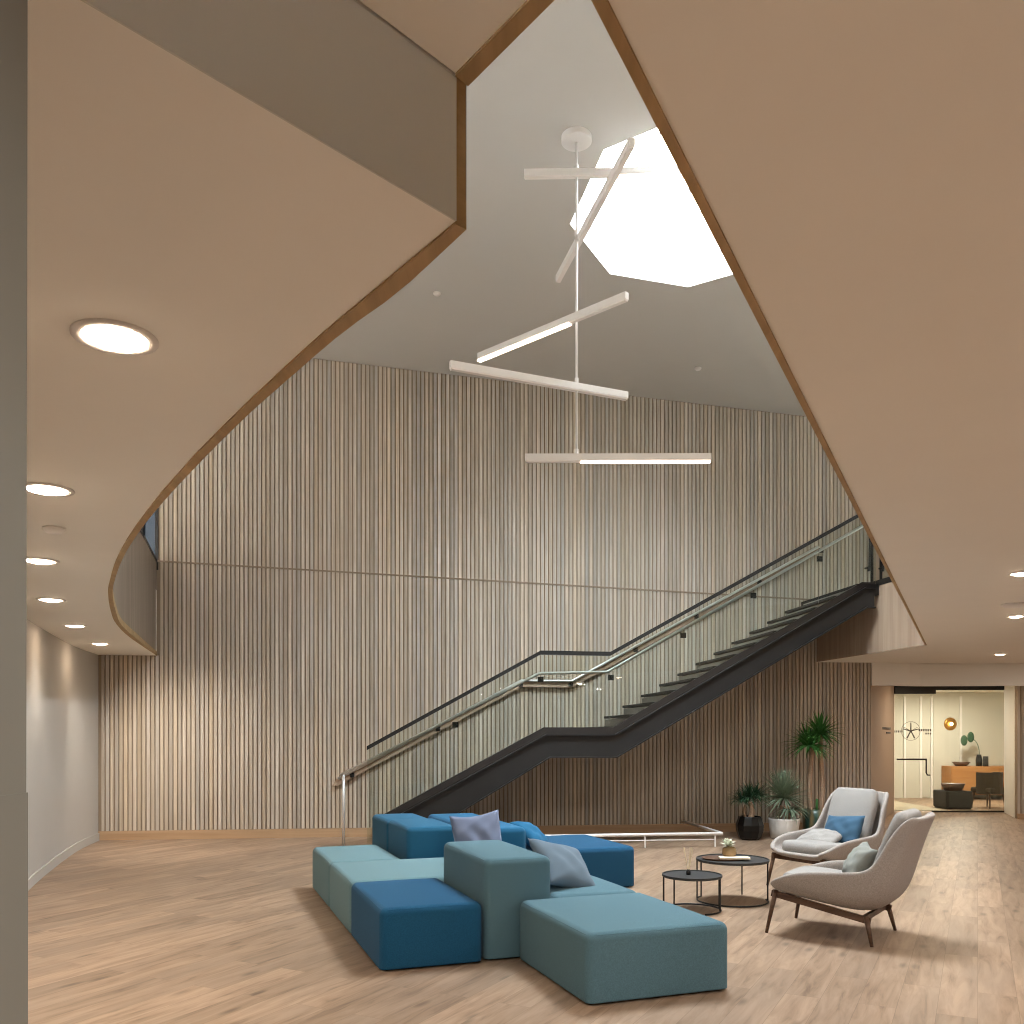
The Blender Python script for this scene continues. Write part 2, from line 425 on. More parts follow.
# oak edging of the curved opening
def strip(bm, A, B, z0, z1):
    n = len(A)
    r = [[bm.verts.new((p.x, p.y, z)) for p in L] for L, z in ((A, z0), (B, z0), (B, z1), (A, z1))]
    for i in range(n-1):
        for k in range(4):
            a, b = r[k], r[(k+1) % 4]; bm.faces.new((a[i], a[i+1], b[i+1], b[i]))
    bm.faces.new([q[0] for q in r]); bm.faces.new([q[-1] for q in r])
def resample(c, n):
    L = [0]
    for a, b in zip(c, c[1:]): L.append(L[-1]+(b-a).length)
    out = []; k = 0
    for i in range(n):
        s = L[-1]*i/(n-1)
        while k < len(c)-2 and L[k+1] < s: k += 1
        t = (s-L[k])/max(1e-9, L[k+1]-L[k]); out.append(c[k].lerp(c[k+1], min(1, t)))
    return out
bm = bmesh.new(); A, B = resample(sof_c, 90), resample(voi_c, 90); strip(bm, A, B, SOF-0.006, SOF+0.06)
struct(link('trim_1', bm, M['trim']))
# veneered upstand of the upper floor around the curve
Bi = [p.copy() for p in B]
bm = bmesh.new()
inner = []
for i, p in enumerate(B):
    d = (B[min(i+1, 89)]-B[max(i-1, 0)]).normalized(); inner.append(p + Vector((-d.y, d.x, 0))*0.03)
strip(bm, B[:], inner, SOF+0.06, 4.16)
struct(link('wall_mezzanine_left', bm, M['veneer']))
bm = bmesh.new(); strip(bm, [p+(q-p)*-0.3 for p, q in zip(B, inner)], [p+(q-p)*1.4 for p, q in zip(B, inner)], 4.16, 4.20)
struct(link('trim_2', bm, M['black']))
# raised ceiling above the viewer
V2a, V2b = Vector((-0.101, 2.045, 0)), Vector((0.0813, 1.811, 0))
pts = [L2a, APEX, R0 - RD*6.0, Vector((-4.4, -4.0, 0)), C_in + L1d*6.2]
bm = bmesh.new(); prism(bm, [(p.x, p.y) for p in pts], TRAY, FL2)
struct(link('ceiling', bm, M['plaster']))
# grey upright face between the two ceiling heights
q0, q1 = C_in, C_in + L1d*6.2; nn = Vector((-L1d.y, L1d.x, 0))
if nn.dot(-q0) < 0: nn = -nn
bm = bmesh.new(); prism(bm, [(p.x, p.y) for p in (q0, q1, q1+nn*0.004, q0+nn*0.004)], SOF, TRAY)
struct(link('wall_bulkhead', bm, plain('grey bulkhead paint', (206, 206, 197), 0.9)))
# oak edging: upright at the corner and along the raised ceiling
oc = Vector((-0.105, 2.05, 0))
bm = bmesh.new()
prism(bm, [(q0.x, q0.y), (oc.x, oc.y), (oc.x-0.012, oc.y+0.012), (q0.x-0.012, q0.y+0.012)], SOF+0.001, TRAY+0.03)
struct(link('trim_3', bm, M['trim']))
V2e = meet(V2a, (V2b-V2a).normalized(), R0, RD)
bm = bmesh.new(); prism(bm, [(L2a.x, L2a.y), (APEX.x, APEX.y), (V2e.x, V2e.y), (V2a.x, V2a.y)], TRAY-0.006, TRAY+0.06)
struct(link('trim_4', bm, M['trim']))
# right soffit
wl_x = 4.98
P2 = Vector((wl_x, wall_y(wl_x)-0.01, 0))
TW = 0.0215
A0, A1 = R0 - RD*6.0 + RN*TW, R1 + RN*TW
pts = [A0, A1, R1, P2, Vector((5.9, wall_y(5.9)-0.01, 0)), Vector((6.2, 15.3, 0)), Vector((13.5, 15.8, 0)), Vector((13.5, -4.0, 0)), Vector((A0.x, -4.0, 0))]
bm = bmesh.new(); prism(bm, [(p.x, p.y) for p in pts], SOF, FL2)
struct(link('ceiling', bm, M['plaster']))
bm = bmesh.new(); s0 = R0 - RD*6.0
prism(bm, [(p.x, p.y) for p in (s0, R1, R1+RN*TW, s0+RN*TW)], SOF-0.006, FL2)
struct(link('trim_5', bm, M['trim']))
# pale veneer face of the upper floor beside the stair head
d = (P2-R1).normalized(); n2 = Vector((-d.y, d.x, 0))
if n2.dot(-R1) < 0: n2 = -n2
bm = bmesh.new(); prism(bm, [(p.x, p.y) for p in (R1, P2-d*0.08, P2-d*0.08+n2*0.015, R1+n2*0.015)], SOF-0.003, FL2-0.02)
struct(link('wall_mezzanine_right', bm, M['veneer_pale']))
bm = bmesh.new(); prism(bm, [(p.x, p.y) for p in (R1, P2-d*0.08, P2-d*0.08+n2*0.03, R1+n2*0.03)], FL2-0.02, FL2+0.06)
struct(link('trim_6', bm, M['black']))

# upper ceiling with the octagonal skylight
def octagon():
    return [Vector((x, y, 0)) for x, y in ((0.863,8.36),(0.626,9.61),(1.164,10.58),(2.124,10.754),(2.99,10.07),(3.234,8.82),(2.696,7.85),(1.736,7.676))]
OC = octagon()
cen = sum(OC, Vector())/8
outer = [(-13, 1.0), (14, 1.0), (14, 16.0), (-13, 12.6)]
outer = [(-13, -4), (14.2, -4), (14.2, 16.2), (-13, 16.2)]
bm = bmesh.new()
def ring_faces(z_of):
    ov = [bm.verts.new((x, y, z_of(x))) for x, y in outer]; iv = [bm.verts.new((p.x, p.y, z_of(p.x))) for p in OC]
    ee = [bm.edges.new((L[i], L[(i+1) % len(L)])) for L in (ov, iv) for i in range(len(L))]
    bmesh.ops.triangle_fill(bm, use_beauty=True, edges=ee)
    return ov, iv
o1, i1 = ring_faces(ceil_z)
o2, i2 = ring_faces(lambda x: ceil_z(x)+0.3)
for a, b in ((o1, o2), (i1, i2)):
    for i in range(len(a)): bm.faces.new((a[i], a[(i+1) % len(a)], b[(i+1) % len(a)], b[i]))
struct(link('ceiling', bm, M['grey_ceiling']))
sk = bpy.data.objects.new('window_1', None); COL.objects.link(sk); sk.location = (cen.x, cen.y, ceil_z(cen.x)+0.3); struct(sk)
bm = bmesh.new()
OI = [p-cen for p in OC]; H = 0.55
for i in range(8):
    a, b = OI[i], OI[(i+1) % 8]; a2, b2 = a*1.06, b*1.06
    vs = [bm.verts.new(q) for q in ((a.x,a.y,0),(b.x,b.y,0),(b.x,b.y,H),(a.x,a.y,H),(a2.x,a2.y,0),(b2.x,b2.y,0),(b2.x,b2.y,H),(a2.x,a2.y,H))]
    for f in ((0,1,2,3),(4,5,6,7),(3,2,6,7),(0,1,5,4)): bm.faces.new([vs[k] for k in f])
link('window_frame', bm, M['white_metal'], sk)
bm = bmesh.new(); apex = bm.verts.new((0, 0, H+0.55)); rv = [bm.verts.new((p.x, p.y, H)) for p in OI]
for i in range(8): bm.faces.new((rv[i], rv[(i+1) % 8], apex))
link('glazing', bm, M['sky_glass'], sk)
bm = bmesh.new()
for p in OI: beam(bm, (p.x, p.y, H+0.02), (0, 0, H+0.57), 0.035, 0.05)
link('glazing_bar', bm, M['white_metal'], sk)

# ------------------------------------------------------------------ floor and walls
struct(link('floor', BX(-13, 14.2, -4.2, 24.2, -0.2, 0), M['floor']))
WAll = dict(loc=WO, rz=WA)
XL, XR = at_wall(98, 700)[0], at_wall(871, 700)[0]
XU = at_wall(158, 560)[0]          # where the upper slats begin
def seam_z(x): return 3.975 - 0.0385*x
wb = link('wall_back', BX(XL-0.02, XR, 0.0, 0.22, 0, 3.0), None, None, WO, WA)
bm = bmesh.new()
side_prism(bm, [(XL-0.3, 0), (XR, 0), (XR, 7.6), (XU, 7.9), (XU, 4.05), (XL-0.3, 4.05)], 0.0, 0.22)
wb.data.clear_geometry(); bm.to_mesh(wb.data); bm.free(); wb.data.materials.append(M['slat_back']); struct(wb)
PITCH = 0.065
def slats(x0, x1, zlo, zhi, gapfn=None):
    bm = bmesh.new(); k = math.ceil(x0/PITCH)
    while (k+0.7)*PITCH < x1:
        a = k*PITCH+0.006; b = a+PITCH*0.68
        box(bm, a, b, -WS, 0, zlo(a), zhi(a)); k += 1
    return bm
low = lambda x: 0.137
def top_low(x): return seam_z(x)-0.012 if x > XU else SOF
link('slat_panel', slats(XL+0.03, XR, low, top_low), M['slat'], wb)
link('slat_panel', slats(XU, XR, lambda x: seam_z(x)+0.012, lambda x: ceil_z(x)-0.01), M['slat'], wb)
bm = bmesh.new(); side_prism(bm, [(XU, seam_z(XU)-0.012), (XR, seam_z(XR)-0.012), (XR, seam_z(XR)+0.012), (XU, seam_z(XU)+0.012)], -0.03, 0)
link('shadow_gap_strip', bm, M['slat_back'], wb)  # solid strip, its darker colour stands in for a shadow gap
bm = bmesh.new(); box(bm, XL, XR, -WS-0.002, 0, 0, 0.135)
struct(link('baseboard_back', bm, M['skirt'], None, WO, WA))
struct(link('trim_7', BX(XL, XR+0.0, -0.004, 0.0, 0.0, 0.001), M['skirt'], None, WO, WA)) if False else None
# curved white wall on the left
lw = [(-6.17, 13.29), (-5.84, 11.84), (-4.97, 9.16), (-4.15, 7.2), (-3.35, 5.5), (-2.5, 3.9), (-2.1, 2.4), (-2.1, -4.0)]
lc = resample(catmull([Vector((x, y, 0)) for x, y in lw], 6), 60)
lo = []
for i, p in enumerate(lc):
    dd = (lc[min(i+1, 59)]-lc[max(i-1, 0)]).normalized(); lo.append(p + Vector((dd.y, -dd.x, 0))*0.2)
if lo[10].x > lc[10].x: lo = [p*2-q for p, q in zip(lc, lo)]
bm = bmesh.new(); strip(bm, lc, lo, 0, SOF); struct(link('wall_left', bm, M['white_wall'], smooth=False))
bi = [p + (p-q).normalized()*0.018 for p, q in zip(lc, lo)]
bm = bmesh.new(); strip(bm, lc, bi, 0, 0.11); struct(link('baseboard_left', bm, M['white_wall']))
# near pillar at the left margin
bm = bmesh.new(); vs = []
for x, y, z in ((-1.3,0.9,0),(-0.657,0.9,0),(-0.657,1.2,0),(-1.3,1.2,0)): vs.append(bm.verts.new((x, y, z)))
vt = [bm.verts.new((x+(0.005 if x > -1 else 0), y, SOF)) for x, y in ((-1.3,0.9),(-0.657,0.9),(-0.657,1.2),(-1.3,1.2))]
bm.faces.new(vs); bm.faces.new(vt)
for i in range(4): bm.faces.new((vs[i], vs[(i+1) % 4], vt[(i+1) % 4], vt[i]))
struct(link('wall_pillar', bm, M['pillar']))
bm = bmesh.new(); box(bm, -0.6568, -0.6518, 0.9, 1.2, 0, 1.52); struct(link('trim_8', bm, M['pillar']))
# walls behind the viewer and to the right, ground floor
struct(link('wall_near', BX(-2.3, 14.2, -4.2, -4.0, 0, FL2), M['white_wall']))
struct(link('wall_right', BX(13.5, 13.7, -4.0, 14.6, 0, FL2), M['plaster']))
# upper floor walls
bm = bmesh.new()
box(bm, -13, 14, -4.2, -4.0, FL2, 8.2)
struct(link('wall_upper_near', bm, M['white_wall']))
bm = bmesh.new()
box(bm, -13, -12.8, -4, 16, 0, 8.4)
struct(link('wall_upper_left', bm, M['white_wall']))
struct(link('wall_upper_right', BX(14.0, 14.2, -4, 24, 0, 8), M['white_wall']))
# narrow window left of the upper slats
w2 = bpy.data.objects.new('window_2', None); COL.objects.link(w2); w2.location = WO; w2.rotation_euler = (0, 0, WA); struct(w2)
bm = bmesh.new()
xa, xb = XU-1.6, XU
for x in (xa, xa+0.75, xb-0.04, xb-0.26): box(bm, x, x+0.045, -0.02, 0.12, 4.05, 7.9)
box(bm, xa, xb, 0.02, 0.12, 4.0, 4.1); box(bm, xa, xb, 0.02, 0.12, 7.0, 7.1)
link('window_frame', bm, M['brown_steel'], w2)
link('glazing', BX(xa, xb, 0.06, 0.07, 3.95, 7.0), M['dimming'], w2)
struct(link('wall_upper_back', BX(XU-1.6, XU, 0.0, 0.2, 7.05, 8.4), M['white_wall'], None, WO, WA))
struct(link('wall_upper_back', BX(-7.5, XU-1.6, 0.0, 0.2, 4.05, 8.4), M['white_wall'], None, WO, WA))

# ------------------------------------------------------------------ right hand recess: header, pillar, glazed room
cW = WO + E*XR
gl0, gl1 = Vector((7.72, 18.0, 0)), Vector((9.94, 18.0, 0))
HB = 2.39
def slabwall(name, pts, z0, z1, mat, th=0.12, away=Vector((0, -1, 0))):
    bm = bmesh.new(); P = [Vector((p[0], p[1], 0)) for p in pts]; Q = []
    for i, p in enumerate(P):
        d = (P[min(i+1, len(P)-1)]-P[max(i-1, 0)]).normalized(); n = Vector((-d.y, d.x, 0))
        if n.dot(p) < 0: n = -n
        Q.append(p+n*th)
    strip(bm, P, Q, z0, z1); return struct(link(name, bm, mat))
slabwall('wall_header', [(cW.x+0.005, cW.y-0.03), (6.85, 14.95), (10.2, 14.75), (13.4, 14.6)], HB, SOF-0.002, M['plaster'])
pw = [(cW.x+0.01, cW.y+0.12), (gl0.x, gl0.y)]
slabwall('wall_recess_left', pw, 0, 2.6, M['beige'])
slabwall('wall_recess_right', [(gl1.x, 18.0), (9.45, 16.75)], 0, 2.6, M['plaster'], 0.12)
struct(link('ceiling', BX(5.9, 13.5, 14.9, 24, 2.6, 2.75), M['plaster']))
# slatted wall end at the right margin
a0 = Vector((9.42, 16.62, 0)); dr = Vector((0.9, -0.25, 0)).normalized()
ws = link('wall_side_right', BX(0, 3.5, 0.0, 0.2, 0, 2.6), M['slat_back'], None, a0, math.atan2(dr.y, dr.x)); struct(ws)
link('slat_panel', slats(0, 3.5, lambda x: 0.1, lambda x: 2.6), M['slat'], ws)
link('skirting', BX(0, 3.5, -0.065, 0, 0, 0.1), M['skirt'], ws)
# the glazed front
gf = thing('glazed_partition', 'frameless glass partition and door of the small lounge at the far right', 'glass partition', (gl0.x, 18.0, 0))
W = gl1.x-gl0.x; GD = 0.77
link('fixed_pane', BX(GD+0.006, W-0.01, 0, 0.012, 0.03, 2.47), M['glass'], gf)
dr_ = link('door_leaf', BX(0.02, GD, 0, 0.012, 0.03, 2.39), M['glass'], gf)
bm = bmesh.new(); box(bm, 0, W, -0.03, 0.05, 2.47, 2.60); box(bm, 0.0, GD+0.05, -0.05, 0.06, 2.39, 2.47)
link('head_rail', bm, M['black'], gf)
link('bottom_rail', BX(GD, W, -0.02, 0.03, 0.0, 0.03), M['black'], gf)
bm = bmesh.new(); tube(bm, [(0.03,-0.06,1.07),(0.60,-0.06,1.07),(0.62,-0.06,1.06)], 0.016); tube(bm, [(0.62,-0.06,1.085),(0.62,-0.06,0.80),(0.645,-0.06,0.755),(0.70,-0.06,0.75)], 0.014)
tube(bm, [(0.1,-0.06,1.07),(0.1,0.0,1.07)], 0.01); tube(bm, [(0.55,-0.06,1.07),(0.55,0.0,1.07)], 0.01)
link('push_bar', bm, M['brown_steel'], dr_)
# plain round emblem with flanking lettering strokes, on the door glass
bm = bmesh.new(); ex, ez = 0.335, 1.64
tube(bm, [(ex+0.19*math.cos(a*PI/16), -0.004, ez+0.19*math.sin(a*PI/16)) for a in range(32)], 0.004, 6, closed=True)
for a in (90, 30, 150, 245, 295): beam(bm, (ex, -0.004, ez), (ex+0.16*math.cos(math.radians(a)), -0.004, ez+0.16*math.sin(math.radians(a))), 0.003, 0.022, (0,1,0)); 
bm2 = bm
for a in (90, 15, 165, 240, 300):
    c, s_ = math.cos(math.radians(a)), math.sin(math.radians(a))
    side_prism(bm, [(ex-s_*0.013, ez+c*0.013), (ex+c*0.17-s_*0.008, ez+s_*0.17+c*0.008), (ex+c*0.17+s_*0.008, ez+s_*0.17-c*0.008), (ex+s_*0.013, ez-c*0.013)], -0.006, -0.002)
for k in range(5): box(bm, ex-0.33+k*0.035, ex-0.31+k*0.035, -0.006, -0.002, ez-0.03, ez+0.012)
for k in range(6):
    box(bm, ex+0.16+k*0.045, ex+0.185+k*0.045, -0.006, -0.002, ez-0.005, ez+0.04)
    if k > 2: box(bm, ex+0.16+k*0.045, ex+0.185+k*0.045, -0.006, -0.002, ez-0.07, ez-0.035)
link('emblem', bm, M['sign'], dr_)
# sign and switches on the recess wall
pv = Vector((pw[1][0]-pw[0][0], pw[1][1]-pw[0][1], 0)); pr = math.atan2(pv.y, pv.x); PL = pv.length
def on_recess(px, off=0.0):     # distance along the recess wall under a pixel column
    u = (px-CX)/F; d = pv.normalized(); p0 = Vector((pw[0][0], pw[0][1], 0))
    return (u*p0.y-p0.x)/(d.x-u*d.y)
s0, s1 = on_recess(882.5), on_recess(890.5)
ty = pw[0][1] + pv.normalized().y*(s0+s1)/2
bm = bmesh.new()
zc = EYE + (HY-728.5)/F*ty; zd = EYE + (HY-732.6)/F*ty; L = s1-s0
for k in range(7): box(bm, k*L/7, k*L/7+L/7*0.72, -0.012, 0, zc-0.02, zc+0.025)
for k in range(4): box(bm, L*0.42+k*L/7, L*0.42+k*L/7+L/7*0.7, -0.012, 0, zd-0.02, zd+0.012)
o = link('wall_sign', bm, M['sign'], None, (pw[0][0]+pv.normalized().x*s0, pw[0][1]+pv.normalized().y*s0, 0), pr)
tag(o, 'small dark lettering sign on the beige wall beside the glazed lounge', 'sign')
# small lounge behind the glass
struct(link('wall_lounge_back', BX(6.6, 12.8, 21.9, 22.1, 0, 2.6), M['cream']))
struct(link('wall_lounge_left', BX(7.45, 7.6, 18.15, 21.9, 0, 2.6), M['cream']))
struct(link('wall_lounge_right', BX(12.3, 12.5, 18.15, 21.9, 0, 2.6), M['cream']))
struct(link('wall_lounge_front', BX(10.1, 13.4, 18.0, 18.15, 0, 2.6), M['plaster']))
d1 = bpy.data.objects.new('door_1', None); COL.objects.link(d1); d1.location = (0, 21.9, 0); struct(d1)
bm = bmesh.new()
for x in (9.62, 10.02, 10.28, 11.0): box(bm, x, x+0.05, -0.03, 0, 0.0, 2.5)
link('door_frame', bm, M['white_metal'], d1)
bm = bmesh.new(); box(bm, 10.08, 10.27, -0.015, 0, 0.02, 2.42); box(bm, 10.35, 10.98, -0.015, 0, 0.02, 2.42); link('door_panel', bm, M['cream'], d1)
o = link('rug', BX(7.65, 8.95, 18.3, 21.0, 0, 0.012), M['rug']); tag(o, 'pale rug on the lounge floor just inside the glass door', 'rug')

def at_depth(px, py, y): return Vector(((px-CX)/F*y, y, EYE+(HY-py)/F*y))
# sconce
p = at_depth(950, 724, 21.9)
sc_ = thing('wall_sconce', 'round brass disc wall lamp glowing on the cream lounge wall', 'wall lamp', (p.x, 21.9, p.z))
bm = bmesh.new(); lathe(bm, [(0,0.0),(0.15,0.0),(0.16,0.02),(0.13,0.05),(0.06,0.03),(0.0,0.03)], 32)
for v in bm.verts: v.co = Vector((v.co.x, -v.co.z, v.co.y))
link('disc', bm, M['brass'], sc_, smooth=True)
bm = bmesh.new(); bmesh.ops.create_uvsphere(bm, u_segments=16, v_segments=10, radius=0.04)
for v in bm.verts: v.co.y -= 0.075
link('bulb', bm, emit('sconce bulb', (255, 214, 160), 10), sc_, smooth=True)
# sideboard with its things
sx0 = at_depth(941.5, 780, 21.85).x; sx1 = 12.25
sb = thing('sideboard', 'honey oak sideboard against the cream wall of the far lounge', 'sideboard', ((sx0+sx1)/2, 21.6, 0))
hw = (sx1-sx0)/2; SBZ = 0.80
link('cabinet_body', BX(-hw, hw, -0.25, 0.25, 0.12, SBZ), M['orange_oak'], sb)
for k in range(3):
    a = -hw+0.02+k*(2*hw-0.04)/3; link('door', BX(a+0.004, a+(2*hw-0.04)/3-0.004, -0.268, -0.25, 0.14, SBZ-0.02), M['orange_oak'], sb)
for sx in (-hw+0.08, hw-0.12):
    for sy in (-0.2, 0.16): link('leg', BX(sx, sx+0.04, sy, sy+0.04, 0, 0.12), M['black'], sb)
p = at_depth(963, 763, 21.5)
bm = bmesh.new(); lathe(bm, [(0.0,0.0),(0.12,0.0),(0.21,0.10),(0.20,0.10),(0.11,0.02),(0,0.02)], 28)
o = link('bowl', bm, M['wood_bowl'], None, (p.x-0.02, 21.55, SBZ), smooth=True); tag(o, 'shallow brown bowl on top of the honey oak sideboard', 'bowl')
p = at_depth(979, 760, 21.5)
vs_ = thing('vase', 'dark vase holding one curved stem with round leaves on the sideboard', 'vase', (p.x, 21.5, SBZ))
bm = bmesh.new(); lathe(bm, [(0,0),(0.07,0),(0.075,0.15),(0.05,0.27),(0.055,0.28),(0.04,0.27),(0.0,0.02)], 20); link('vessel', bm, M['black'], vs_, smooth=True)
bm = bmesh.new(); tube(bm, catmull([(0,0,0.1),(0.0,0,0.4),(-0.08,0,0.6),(-0.22,0,0.68)], 5), 0.008, 6); link('stem', bm, M['leaf_dark'], vs_)
for dx, dz in ((-0.2, 0.70), (-0.36, 0.62)):
    bm = bmesh.new(); bmesh.ops.create_uvsphere(bm, u_segments=14, v_segments=8, radius=1)
    for v in bm.verts: v.co = Vector((v.co.x*0.085+dx, v.co.y*0.02, v.co.z*0.13+dz))
    link('leaf', bm, M['leaf_dark'], vs_, smooth=True)
p = at_depth(985, 762, 21.45)
bm = bmesh.new(); lathe(bm, [(0,0),(0.06,0),(0.06,0.24),(0.052,0.24),(0.052,0.02),(0,0.02)], 20)
o = link('glass_jar', bm, M['charcoal'], None, (p.x, 21.42, SBZ), smooth=True); tag(o, 'grey cylinder jar beside the dark vase on the sideboard', 'jar')
# ottoman with bowl
a = at_depth(933.8, 800, 19.2); b_ = at_depth(972, 800, 18.7)
ox = (a.x+b_.x)/2; ow = b_.x-a.x
ot = thing('ottoman', 'low charcoal upholstered ottoman behind the lounge glass', 'ottoman', (ox, 18.95, 0))
bm = bmesh.new(); rbox(bm, ow, 0.6, 0.36, 0.03); bmesh.ops.translate(bm, verts=bm.verts, vec=(0,0,0.02)); link('upholstery', bm, M['charcoal'], ot, smooth=True)
link('plinth', BX(-ow/2+0.03, ow/2-0.03, -0.27, 0.27, 0, 0.02), M['black'], ot)
bm = bmesh.new(); lathe(bm, [(0,0),(0.17,0),(0.24,0.15),(0.23,0.15),(0.15,0.02),(0,0.02)], 28)
o = link('bowl', bm, M['wood_bowl'], None, (at_depth(953, 790, 18.9).x, 18.9, 0.38), smooth=True); tag(o, 'wide dark wooden bowl standing on the charcoal ottoman', 'bowl')
# tub chair
cx_ = at_depth(991, 800, 19.0).x
tc_ = thing('tub_chair', 'dark brown tub chair with wooden legs behind the lounge glass', 'chair', (cx_, 19.1, 0), math.radians(25))
bm = bmesh.new(); rbox(bm, 0.52, 0.5, 0.12, 0.04); bmesh.ops.translate(bm, verts=bm.verts, vec=(0,0,0.32)); link('seat', bm, M['dark_chair'], tc_, smooth=True)
bm = bmesh.new(); A = [Vector((0.29*math.cos(t), -0.27*math.sin(t), 0)) for t in [math.radians(-20+220*k/20) for k in range(21)]]
B2 = [p_*0.84 for p_ in A]; strip(bm, A, B2, 0.30, 0.76); link('backrest', bm, M['dark_chair'], tc_)
for sx in (-1, 1):
    for sy in (-1, 1):
        bm = bmesh.new(); tube(bm, [(sx*0.2, sy*0.18, 0.33), (sx*0.25, sy*0.22, 0.0)], 0.02, 8, r_of=lambda i: 0.022-0.008*i); link('leg', bm, M['walnut'], tc_)

# ------------------------------------------------------------------ staircase (local frame of the slatted wall)
OFF = 1.85
def sp(px, py, off=OFF): return at_wall(px, py, off)
st = thing('staircase', 'black steel staircase with a landing and glass balustrade along the slatted wall', 'staircase', WO, WA)
t0, t1, t2, t3, t4 = sp(381.5, 816), sp(543.8, 727.3), sp(613, 727.3), sp(862, 582), sp(876.6, 582)
sl1 = (t1[1]-t0[1])/(t1[0]-t0[0]); sl2 = (t3[1]-t2[1])/(t3[0]-t2[0])
XC = sp(373, 820)[0]
tf = (XC, t0[1]-(t0[0]-XC)*sl1)
c1, c2, c3 = sp(545.6, 735.5), sp(614.7, 735.5), sp(873.7, 589)
b0, b1, b2, b3 = sp(463.5, 810.5), sp(549.7, 757.8), sp(616, 757.8), sp(874, 608.4)
c0 = (XC, max(0.02, c1[1]-(c1[0]-XC)*sl1))
bs = (b1[1]-b0[1])/(b1[0]-b0[0]); bf = (b1[0]-b1[1]/bs, 0.0)
cend = (c3[0], c3[1]); XE = c3[0]
lipe = (XE-0.15, c2[1]+(XE-0.15-c2[0])*((c3[1]-c2[1])/(c3[0]-c2[0])*1.03))
chan = [(XC, 0.0), c0, c1, c2, (XE-0.14, c3[1]-0.0), (XE, c3[1]), (XE, b3[1]), (XE-0.12, b3[1]), b2, b1, bf]
bm = bmesh.new(); side_prism(bm, chan, -OFF-0.02, -OFF+0.0)
# flanges
def flange(bm, pts, h, y0, y1):
    for (xa, za), (xb, zb) in zip(pts, pts[1:]):
        side_prism(bm, [(xa, za), (xb, zb), (xb, zb+h), (xa, za+h)], y0, y1)
flange(bm, [c0, c1, c2, (XE-0.14, c3[1]), (XE, c3[1])], 0.018, -OFF-0.07, -OFF)
flange(bm, [bf, b1, b2, (XE-0.12, b3[1]), (XE, b3[1])], 0.018, -OFF-0.07, -OFF)
link('stringer', bm, M['steel'], st)
up = [tf, t1, t2, t3, (XE+0.03, t3[1])]
bm = bmesh.new(); side_prism(bm, up + [(XE+0.03, c3[1]-0.02), (XE-0.14, c3[1]-0.03), (c2[0], c2[1]-0.03), (c1[0], c1[1]-0.03), (c0[0], c0[1]-0.02)], -OFF+0.0, -OFF+0.05)
link('glazing_shoe', bm, M['brown_steel'], st)
bm = bmesh.new(); side_prism(bm, chan, -0.14, -0.11); link('stringer', bm, M['steel'], st)
LZ = 1.52
n_low = 10; rz_ = LZ/n_low; g1 = rz_/sl1
x_l = t1[0]-0.02
for k in range(1, n_low):
    x = x_l-(n_low-k)*g1; z = k*rz_
    if x < XC: continue
    link('tread', BX(x-0.02, x+g1+0.005, -OFF+0.05, -0.14, z-0.045, z), M['tread'], st)
    link('riser', BX(x, x+0.015, -OFF+0.05, -0.14, z-rz_, z-0.045), M['riser'], st)
link('riser', BX(x_l, x_l+0.015, -OFF+0.05, -0.14, LZ-rz_, LZ-0.06), M['riser'], st)
x_u = t2[0]-0.02
link('landing', BX(x_l-0.02, x_u+0.015, -OFF+0.05, -0.14, LZ-0.06, LZ), M['tread'], st)
n_up = 13; ru = (FL2-LZ)/n_up; g2 = ru/sl2
for k in range(1, n_up+1):
    x = x_u+(k-1)*g2; z = LZ+k*ru
    if k < n_up: link('tread', BX(x-0.02, x+g2+0.005, -OFF+0.05, -0.14, z-0.035, z), M['tread'], st)
    link('riser', BX(x, x+0.015, -OFF+0.05, -0.14, z-ru, z-0.05), M['riser'], st)
link('soffit_plate', BX(0, 0.001, 0, 0.001, 0, 0.001), M['steel'], st) if False else None
# top landing bridging to the upper floor
link('landing', BX(x_u+(n_up-1)*g2+0.015, XR, -OFF+0.0, 0.0-WS-0.005, FL2-0.16, FL2-0.001), M['steel'], st)
# glass panels with top cap
k0, k1, k2, k3 = sp(366.9, 750.2, OFF-.03), sp(540.3, 654.7, OFF-.03), sp(610, 655.9, OFF-.03), sp(856, 518.8, OFF-.03)
k4 = (XE+0.05, k3[1]+(XE+0.05-k3[0])*(k3[1]-k2[1])/(k3[0]-k2[0]))
def interp(pl, x):
    for (xa, za), (xb, zb) in zip(pl, pl[1:]):
        if xa <= x <= xb: return za+(zb-za)*(x-xa)/(xb-xa)
    return pl[0][1] if x < pl[0][0] else pl[-1][1]
cap_pl = [k0, k1, k2, k4]; sh_pl = [tf, t1, t2, t3, (XE+0.03, t3[1])]
cuts = [k0[0], sp(452, 700, OFF-.03)[0], k1[0], k2[0], sp(700, 600, OFF-.03)[0], sp(818.6, 600, OFF-.03)[0], k4[0]]
for a, b in zip(cuts, cuts[1:]):
    a += 0.004; b -= 0.004
    xs = sorted({a, b} | {x for x, z in sh_pl+cap_pl if a < x < b})
    pts = [(x, interp(sh_pl, x)-0.03 if x > tf[0]+0.1 else 0.12) for x in xs] + [(x, interp(cap_pl, x)) for x in reversed(xs)]
    bm = bmesh.new(); side_prism(bm, pts, -OFF+0.02, -OFF+0.034); link('glass_panel', bm, M['glass'], st)
bm = bmesh.new()
Y = -OFF+0.027
pl = [k0, k1, k2, k4]
for (xa, za), (xb, zb) in zip(pl, pl[1:]): side_prism(bm, [(xa, za), (xb, zb), (xb, zb+0.055), (xa, za+0.055)], Y-0.03, Y+0.03)
link('cap_rail', bm, M['black'], st)
